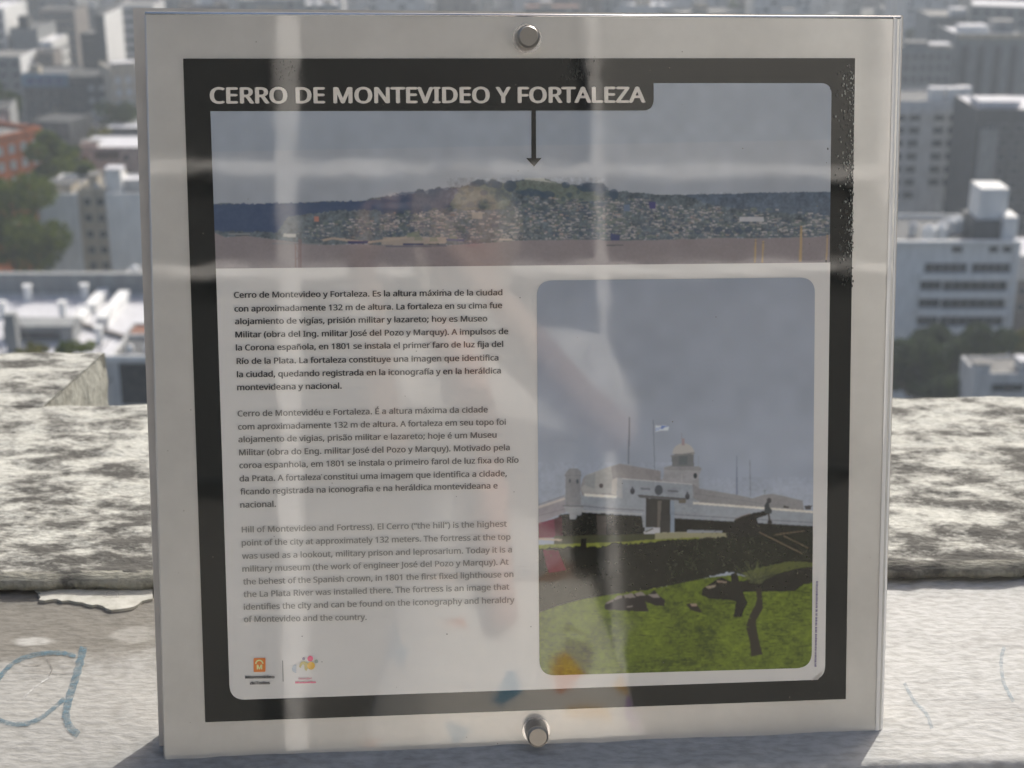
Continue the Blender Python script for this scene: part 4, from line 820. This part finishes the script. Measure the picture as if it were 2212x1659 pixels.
film = flat('black_film', film_uv, .0014, m_black, sign, th=.0012)
flat('white_field', ccw(rounded([(467,579),(497,1511),(1766,1467),(1781,1466),(1792,566)], [0,34,0,30,0])), .0017, m_white, film)
flat('hill_photograph', ccw(pan_out), .0018, m_pan, film, cA.rect()); flat('fortress_photograph', ccw(for_out), .0021, m_for, film, cB.rect())
m_tab = m_black
flat('title_tab', ccw(rounded([(440,175),(440,240.5),(1411,239),(1411,172)], [0,0,24,0])), .0021, m_tab, film)
arrow = [(1147.5,236),(1147.5,342),(1136,341.5),(1153,360),(1169.5,341.5),(1157.5,342),(1157,236)]
flat('arrow', ccw(arrow), .0023, m_black, film)

# lettering
try:
    import os
    _fp = os.path.join(bpy.utils.system_resource('DATAFILES', path='fonts'), 'NotoSansHebrew-Regular.woff2')
    FONT = bpy.data.fonts.load(_fp) if os.path.exists(_fp) else None
except Exception:
    FONT = None
def text_mesh(s, weight):
    cu = bpy.data.curves.new('lettering', 'FONT'); cu.body = s; cu.size = 1.0;  cu.fill_mode = 'FRONT'; cu.resolution_u = 3
    if FONT: cu.font = FONT
    o = bpy.data.objects.new('lettering', cu); C.objects.link(o); dg = bpy.context.evaluated_depsgraph_get()
    me = bpy.data.meshes.new_from_object(o.evaluated_get(dg)); bpy.data.objects.remove(o); bpy.data.curves.remove(cu); return me
def text(name, s, p, q, cap, mat, w=.0026, weight=.5, caps=.714):
    me = text_mesh(s, 0); n = len(me.vertices); co = np.empty(n*3); me.vertices.foreach_get('co', co); co = co.reshape(-1, 3)
    polys = [tuple(pp.vertices) for pp in me.polygons]
    a = Vector(pl(*p)); b_ = Vector(pl(*q)); u0, v0_ = pl((p[0]+q[0])/2, (p[1]+q[1])/2); u1, v1_ = pl((p[0]+q[0])/2, (p[1]+q[1])/2-cap)
    hgt = v1_-v0_; x0, x1 = co[:,0].min(), co[:,0].max(); d = b_-a; px = hgt/cap; sx = (d.length-2*weight*px)/(x1-x0); sy = (hgt-weight*px)/caps; d.normalize()
    V_ = []; F_ = []
    for k, (ox, oy) in enumerate(((0,0), (-1,0), (1,0), (0,.5), (0,-.5)) if weight else ((0,0),)):
        X = (co[:,0]-x0)*sx+(ox+1)*weight*px; Y = co[:,1]*sy+(oy+.5)*weight*px*.9
        F_ += [tuple(i+len(V_) for i in f) for f in polys]
        V_ += list(zip(a.x+d.x*X-d.y*Y, a.y+d.y*X+d.x*Y, [w+k*.00002]*n))
    m2 = mesh_of(V_, F_, [mat], name=name); bpy.data.meshes.remove(me); return link(name, m2, film)
mt = gloss('title_ink', tuple(ink((170,165,156))), .5, 0, .02)
t1 = gloss('dark_ink', tuple(ink((58,58,58))), .5, 0, .02); t2 = gloss('grey_ink', tuple(ink((92,91,88))), .5, 0, .02); t3 = gloss('faded_veiled_ink', tuple(ink((119,118,113))), .5, 0, .1, scale=30)  # third ink is also lightened for the milky reflection veil over its block
text('title_text', 'CERRO DE MONTEVIDEO Y FORTALEZA', (454.5,224.5), (1393.5,222.5), 43.5, mt, weight=2.1)
B1 = [('Cerro de Montevideo y Fortaleza. Es la altura máxima de la ciudad',125,1955,168,150),('con aproximadamente 132 m de altura. La fortaleza en su cima fue',128,1953,262,238),('alojamiento de vigías, prisión militar y lazareto; hoy es Museo',132,1852,348,328),('Militar (obra del Ing. militar José del Pozo y Marquy). A impulsos de',135,1995,438,415),('la Corona española, en 1801 se instala el primer faro de luz fija del',138,1960,527,502),('Río de la Plata. La fortaleza constituye una imagen que identifica',143,1928,619,595),('la ciudad, quedando registrada en la iconografía y en la heráldica',145,1945,709,683),('montevideana y nacional.',147,860,798,786)]
B2 = [('Cerro de Montevidéu e Fortaleza. É a altura máxima da cidade',150,1855,152,124),('com aproximadamente 132 m de altura. A fortaleza em seu topo foi',153,1978,242,208),('alojamento de vigias, prisão militar e lazareto; hoje é um Museu',155,1915,328,296),('Militar (obra do Eng. militar José del Pozo y Marquy). Motivado pela',160,2005,417,382),('coroa espanhola, em 1801 se instala o primeiro farol de luz fixa do Río',162,2065,505,467),('da Prata. A fortaleza constitui uma imagem que identifica a cidade,',163,1985,595,559),('ficando registrada na iconografia e na heráldica montevideana e',168,1922,684,642),('nacional.',168,412,774,767)]
B3 = [('Hill of Montevideo and Fortress). El Cerro (“the hill”) is the highest',178,1985,162,122),('point of the city at approximately 132 meters. The fortress at the top',178,2010,252,211),('was used as a lookout, military prison and leprosarium. Today it is a',180,2020,342,297),('military museum (the work of engineer José del Pozo y Marquy). At',182,1997,430,381),('the behest of the Spanish crown, in 1801 the first fixed lighthouse on',187,2030,517,465),('the La Plata River was installed there. The fortress is an image that',190,2002,603,551),('identifies the city and can be found on the iconography and heraldry',192,2037,689,640),('of Montevideo and the country.',193,1030,773,757)]
for blk, oy, mat, wt in ((B1, 860, t1, .62), (B2, 1240, t2, .5), (B3, 1600, t3, .5)):
    f_ = crop(680, oy, 2.1686)
    for s, xa, xb, ya, yb in blk: text('text_line', s, f_(xa, ya), f_(xb, yb), 15.8, mat, weight=wt)
# emblems at the lower left
k9 = crop(680, 2000, 3.969)
def pr(name, col): return gloss(name, tuple(ink(col)), .5, 0, .03)
def shape(name, pts, mat, w=.0024): return flat(name, ccw(pts), w, mat, film)
def circ(c, r, t0=0, t1=2*math.pi, n=20, ry=None): return [(c[0]+r*math.cos(t0+(t1-t0)*k/n), c[1]+(ry or r)*math.sin(t0+(t1-t0)*k/n)) for k in range(n if abs(t1-t0-2*math.pi) < .01 else n+1)]
m_or = pr('orange_ink', (190,108,62)); m_cr = pr('cream_ink', (196,176,128)); m_pk = pr('pink_ink', (178,82,104)); m_am = pr('amber_ink', (192,140,60)); m_ol = pr('olive_ink', (150,140,88)); m_bg = pr('blue_grey_ink', (134,142,148)); m_gg = pr('green_grey_ink', (126,136,126)); m_pu = pr('purple_ink', (112,104,118)); m_pt = pr('faded_pink_ink', (158,108,116))
shape('orange_square', rounded(P(k9,(472,275),(474,450),(622,446),(622,273)), [3,3,3,3]), m_or)
text('emblem_letter', 'M', k9(513,416), k9(583,414), 13, m_cr, .0027, .8)
arc = circ(k9(545,345), 9, math.pi, 2*math.pi, 12)+circ(k9(545,345), 6, 2*math.pi, math.pi, 12); shape('emblem_arc', arc, m_cr, .0027)
text('emblem_text', 'Montevideo', k9(370,532), k9(736,526), 8.2, t1, weight=.6); text('emblem_text', 'deTodos', k9(428,606), k9(680,600), 8.2, t1, weight=.6)
shape('divider_line', P(k9,(832,305),(838,568),(846,568),(840,305)), t2)
shape('blue_grey_half_disc', circ(k9(1005,408), 9, math.pi/2, 1.5*math.pi, 14), m_bg); shape('olive_arch', P(k9,(1042,385),(1050,345),(1075,318),(1110,315),(1165,345),(1150,400),(1130,440),(1108,410),(1105,365),(1090,350),(1072,370),(1062,400)), m_ol)
shape('amber_disc', circ(k9(1190,370), 8.4), m_am, .0026); shape('pink_disc', circ(k9(1180,281), 6.2), m_pk, .0026); shape('purple_dot', circ(k9(1098,283), 3.2), m_pu, .0026); shape('green_grey_dot', circ(k9(1256,315), 4), m_gg, .0026)
text('emblem_text', 'Descubrí', k9(1035,544), k9(1200,540), 5.2, m_pt, weight=.4); text('emblem_text', 'Montevideo', k9(995,592), k9(1252,586), 5.6, m_pk, weight=.5)
# tiny credit line up the right side, a row of minute marks
m_cd = pr('credit_ink', (104,98,118)); b = MB(); y = 1254.0
while y < 1437:
    hh = rnd.uniform(1.4, 3.0); x = 1763.5-(y-1254)*.019
    q = ccw([(x-2.2, y), (x-2.2, y+hh), (x+rnd.uniform(.5,2.2), y+hh), (x+2.2, y)]); n = len(b.v); b.v += [(u, v_, .0024) for u, v_ in q]; b.f.append(tuple(n+k for k in range(4))); b.i.append(0); y += hh+(rnd.uniform(.7,1.2) if rnd.random() > .12 else 3.2)
link('credit_line', b.mesh([m_cd]), film)
# bubbles under the film and specks of dirt
def specks(name, n, fx, fy, r0, r1, mat, w, ar=1.0):
    b = MB()
    for _ in range(n):
        x, y = fx(), fy(); r = rnd.uniform(r0, r1); q = ccw([(x+r*math.cos(t*1.05)*rnd.uniform(.6,1.2), y+ar*r*math.sin(t*1.05)*rnd.uniform(.6,1.2)) for t in range(6)]); n0 = len(b.v)
        b.v += [(u, v_, w) for u, v_ in q]; b.f.append(tuple(n0+k for k in range(6))); b.i.append(0)
    return tag(link(name, b.mesh([mat]), film), kind='stuff')
m_bub = pr('film_bubble', (122,124,118)); m_bub2 = pr('dim_film_bubble', (60,62,60)); m_dot = pr('dirt', (92,88,80))
fxr = lambda: 1843-abs(rnd.gauss(0,1))*15
specks('film_bubbles', 150, fxr, lambda: rnd.uniform(140, 560), .5, 1.7, m_bub, .0024, 2.2)
specks('film_bubbles', 170, lambda: 1842-abs(rnd.gauss(0,1))*18, lambda: rnd.uniform(140, 620), .8, 2.6, m_bub2, .0022, 2.0)
specks('film_bubbles', 70, lambda: rnd.gauss(1243, 14), lambda: 130+rnd.random()*45, .4, 1.2, m_bub2, .0029, 3.5)
specks('film_bubbles', 40, lambda: rnd.gauss(622, 16), lambda: rnd.uniform(130, 175), .4, 1.1, m_bub2, .0029, 3)
b = MB()
for _ in range(60):
    x, y = rnd.uniform(330, 1900), rnd.uniform(60, 1630); r = rnd.uniform(.6, 1.5); q = ccw([(x+r*math.cos(t*1.05), y+r*math.sin(t*1.05)) for t in range(6)]); n0 = len(b.v); b.v += [(u, v_, .0030) for u, v_ in q]; b.f.append(tuple(n0+k for k in range(6))); b.i.append(0)
tag(link('dirt_specks', b.mesh([m_dot]), sign), kind='stuff')
# the bracket behind, down to the ledge
for x in (700, 1560):
    a = Vector((*pl(x, 1500), -.03)); b = MB(); b.box(a.x-.02, a.x+.02, a.y-.10, a.y+.3, -.052, -.0405); link('bracket', b.mesh([m_back]), sign)
# ------------------------------------------------------------------ the lookout behind the photographer (mirrored faintly in the clear film)
pav = empty('lookout_pavilion', (0, -2.2, H-1.6)); tag(pav, 'glazed lookout wall with white window posts mirrored in the panel', 'building')
m_pw = plain('warm_grey_render', (.13,.128,.12), .9, var=.15, scale=3); m_wp = plain('white_window_paint', (.90,.89,.87), .5, var=.03); m_lt = plain('sky_sheen_glazing', (.27,.27,.26), .6, var=.08, scale=2); m_dg = plain('tinted_glazing', (.05,.052,.052), .35, var=.1, scale=2)  # m_lt is glazing with the sky's reflection put into its base colour
b = MB(); b.box(-5, 5, -.32, -.16, 0, 1.35); link('wall', b.mesh([m_pw]), pav)
b = MB(); b.box(-5, 5, -.32, -.16, 3.3, 4.4); link('fascia', b.mesh([m_pw]), pav)
posts = [(-2.12,.06), (-1.15,.06), (-.185,.065), (.775,.034), (1.745,.036), (2.70,.06), (3.66,.06)]
for x, w_ in posts:
    b = MB(); b.box(x-w_/2, x+w_/2, -.15, 0, 0, 3.3); link('window_post', b.mesh([m_wp]), pav)
for k in range(len(posts)-1):
    xa, xb = posts[k][0]+posts[k][1]/2, posts[k+1][0]-posts[k+1][1]/2
    for z0, z1 in ((1.35,1.95), (1.98,2.26), (2.294,3.3)):
        b = MB(); b.box(xa, xb, -.10, -.08, z0, z1); link('infill_panel', b.mesh([m_wp if xa > 1.7 else (m_lt if xa > .7 and z1 > 3 else m_dg)]), pav)  # white panels in the right bays are added reflectors to brighten the steel
    for z, t in ((2.277,.034), (1.965,.03)):
        b = MB(); b.box(xa, xb, -.075, -.005, z-t*.6, z+t*.6); link('glazing_bar', b.mesh([m_wp]), pav)

# ------------------------------------------------------------------ the photographer
def skinned(name, verts, edges, root, mat, parent, sub=1):
    me = bpy.data.meshes.new(name); me.from_pydata([v[0] for v in verts], edges, []); me.materials.append(mat); o = link(name, me, parent)
    o.modifiers.new('skin', 'SKIN').use_smooth_shade = True; sv = me.skin_vertices[0].data if me.skin_vertices else None
    if sv is None:
        bm = bmesh.new(); bm.from_mesh(me); bm.verts.layers.skin.verify(); bm.to_mesh(me); bm.free(); sv = me.skin_vertices[0].data
    for k, v in enumerate(verts): r = v[1]; sv[k].radius = r if isinstance(r, tuple) else (r, r); sv[k].use_root = (k == root)
    s = o.modifiers.new('sub', 'SUBSURF'); s.levels = sub; s.render_levels = sub
    return o
per = empty('person', (.17, -.50, H-1.6)); tag(per, 'person in a pale blouse, faded orange scarf and flowered skirt holding up a camera', 'person')
m_skin = plain('skin', (.52,.38,.31), .5, var=.05, scale=20); m_bl = plain('pale_blouse', (.74,.73,.70), .8, var=.05); m_hair = plain('fair_hair', (.46,.43,.38), .6, var=.3, scale=60); m_sc = plain('orange_scarf', (.62,.38,.31), .8, var=.2, scale=25); m_shoe = plain('dark_shoes', (.05,.05,.055), .5)
def flower():
    m, n, l, p = nt('flowered_cotton'); p.inputs['Roughness'].default_value = .8
    tc = n.new('ShaderNodeTexCoord'); vo = n.new('ShaderNodeTexVoronoi'); vo.inputs['Scale'].default_value = 17; ra = n.new('ShaderNodeValToRGB'); e = ra.color_ramp.elements; ra.color_ramp.interpolation = 'CONSTANT'
    e[0].position = 0; e[0].color = (.8,.78,.72,1); e[1].position = .60; e[1].color = (.75,.22,.05,1)
    for ps, c in ((.66,(.8,.78,.72,1)), (.76,(.15,.35,.50,1)), (.82,(.8,.78,.72,1)), (.90,(.42,.30,.50,1)), (.95,(.75,.45,.1,1))): x = e.new(ps); x.color = c
    sp = n.new('ShaderNodeSeparateColor'); l.new(tc.outputs['Object'], vo.inputs['Vector']); l.new(vo.outputs['Color'], sp.inputs[0]); l.new(sp.outputs[0], ra.inputs[0]); l.new(ra.outputs[0], p.inputs['Base Color']); return m
V = []; E_ = []
per.scale = (1.07, 1.0, 1.07); per.location.x = .195
def add(p, r, parent_=None): V.append((p, r)); k = len(V)-1; (E_.append((parent_, k)) if parent_ is not None else None); return k
pel = add((0,0,.88), (.15,.10)); ab = add((0,.0,1.05), (.12,.09), pel); ch = add((0,.0,1.22), (.155,.10), ab); sh = add((0,-.01,1.34), (.13,.075), ch); nk = add((-.02,.01,1.42), .048, sh); hd0 = add((-.04,.04,1.50), (.062,.07), nk); hd = add((-.045,.05,1.58), (.074,.092), hd0); ht = add((-.045,.04,1.665), (.06,.075), hd)
for s in (-1, 1):
    s0 = add((s*.17,0,1.32), .055, sh); el = add((s*.20,.20,1.16) if s < 0 else (s*.19,.22,1.17), .040, s0); wr = add((s*.075-.165,.40,1.44), .026, el); pm = add((s*.062-.182,.435,1.485), (.032,.018), wr)
    for f in range(4):
        a = add((s*.045-.182, .452-.004*f, 1.525-f*.015), .0088, pm); c = add((s*.020-.182, .474, 1.528-f*.015), .0082, a); add((s*.006-.182, .466, 1.531-f*.015), .0072, c)
    t0 = add((s*.044-.182,.438,1.462), .010, pm); add((s*.022-.182,.436,1.468), .0085, t0)
    hp = add((s*.095,0,.80), .085, pel); kn = add((s*.10,.02,.46), .055, hp); an = add((s*.10,-.01,.09), .036, kn); add((s*.11,.13,.035), (.038,.025), an)
skinned('body', V, E_, pel, m_skin, per, 1)
bl = [((0,0,.90),(.165,.115)),((0,0,1.05),(.140,.105)),((0,0,1.22),(.172,.118)),((0,-.01,1.345),(.14,.088)),((-.175,0,1.325),.068),((-.20,.15,1.20),.056),((.175,0,1.325),.068),((.195,.16,1.20),.056),((-.01,0,1.39),.06),((-.25,.38,1.41),.040),((-.105,.38,1.41),.040)]
skinned('blouse', bl, [(0,1),(1,2),(2,3),(3,4),(4,5),(3,6),(6,7),(3,8),(5,9),(7,10)], 0, m_bl, per, 2)
b = MB(); n = 40
for j in range(13):
    t = j/12; rx_, ry_, z = .165+.17*t, .12+.16*t, .95-.58*t
    for k in range(n): a = 2*math.pi*k/n; f = 1+.05*t*math.sin(a*9+j*.2); b.v.append((rx_*f*math.cos(a), ry_*f*math.sin(a), z))
for j in range(12):
    for k in range(n): b.f.append((j*n+k, (j+1)*n+k, (j+1)*n+(k+1) % n, j*n+(k+1) % n)); b.i.append(0)
link('skirt', b.mesh([flower()], smooth=True), per)
me = bpy.data.meshes.new('hair'); bm = bmesh.new(); bmesh.ops.create_uvsphere(bm, u_segments=20, v_segments=14, radius=1)
for v in bm.verts:
    x, y, z = v.co; w1 = 1+.04*math.sin(x*20)+.04*math.sin(z*17); fr = y > .35 and z < .45
    v.co = Vector((-.045+x*.098*w1, .035+(y*.112 if not fr else y*.03), 1.585+z*(.115 if z > 0 else .19)))
bm.to_mesh(me); bm.free(); me.materials.append(m_hair); me.polygons.foreach_set('use_smooth', [True]*len(me.polygons)); link('hair', me, per)
for x in (-.073, -.017):
    b = MB(); b.cyl((x,.136,1.592), .010, .004, .006, 10, 0, (0,1,0)); link('eye', b.mesh([plain('eye', (.08,.05,.04), .2)]), per)
b = MB(); b.cyl((-.045,.130,1.562), .014, .006, .03, 8, 0, (0,1,.25)); link('nose', b.mesh([m_skin], smooth=True), per)
b = MB(); b.box(-.068,-.022,.128,.136,1.523,1.531); link('mouth', b.mesh([plain('lips', (.45,.14,.12), .4)]), per)
for s in (-1, 1):
    b = MB(); b.cyl((s*.09-.045,.03,1.575), .026, .018, .012, 10, 0, (s,0,0)); link('ear', b.mesh([m_skin], smooth=True), per)
sc = [((-.10,.05,1.40),.030),((-.06,.12,1.34),.034),((-.03,.14,1.20),.03),((-.02,.14,1.02),.028),((-.01,.15,.86),.03),((.08,.05,1.40),.030),((.05,.12,1.34),.034),((.045,.145,1.20),.03),((.05,.145,1.06),.03)]
skinned('scarf', sc, [(0,1),(1,2),(2,3),(3,4),(5,6),(6,7),(7,8)], 0, m_sc, per, 1)
for s in (-1, 1): skinned('shoe', [((s*.10,-.04,.04),(.04,.035)),((s*.11,.09,.035),(.045,.03)),((s*.115,.17,.03),(.035,.022))], [(0,1),(1,2)], 0, m_shoe, per, 1)
dc = empty('pocket_camera', (0, -.045, H)); tag(dc, 'small silver pocket camera held up in front of the face of the person', 'camera'); dc.rotation_euler = (-TH, 0, 0)
b = MB(); b.box(-.045,.045,-.010,.010,-.029,.029); o = link('case', b.mesh([plain('silver_case', (.55,.55,.56), .35, .7)]), dc); bv = o.modifiers.new('b','BEVEL'); bv.width = .004; bv.segments = 3
b = MB(); b.cyl((0,.010,0), .018, .017, .010, 24, 0, (0,1,0)); link('lens', b.mesh([plain('black_lens', (.02,.02,.025), .1)], smooth=False), dc)
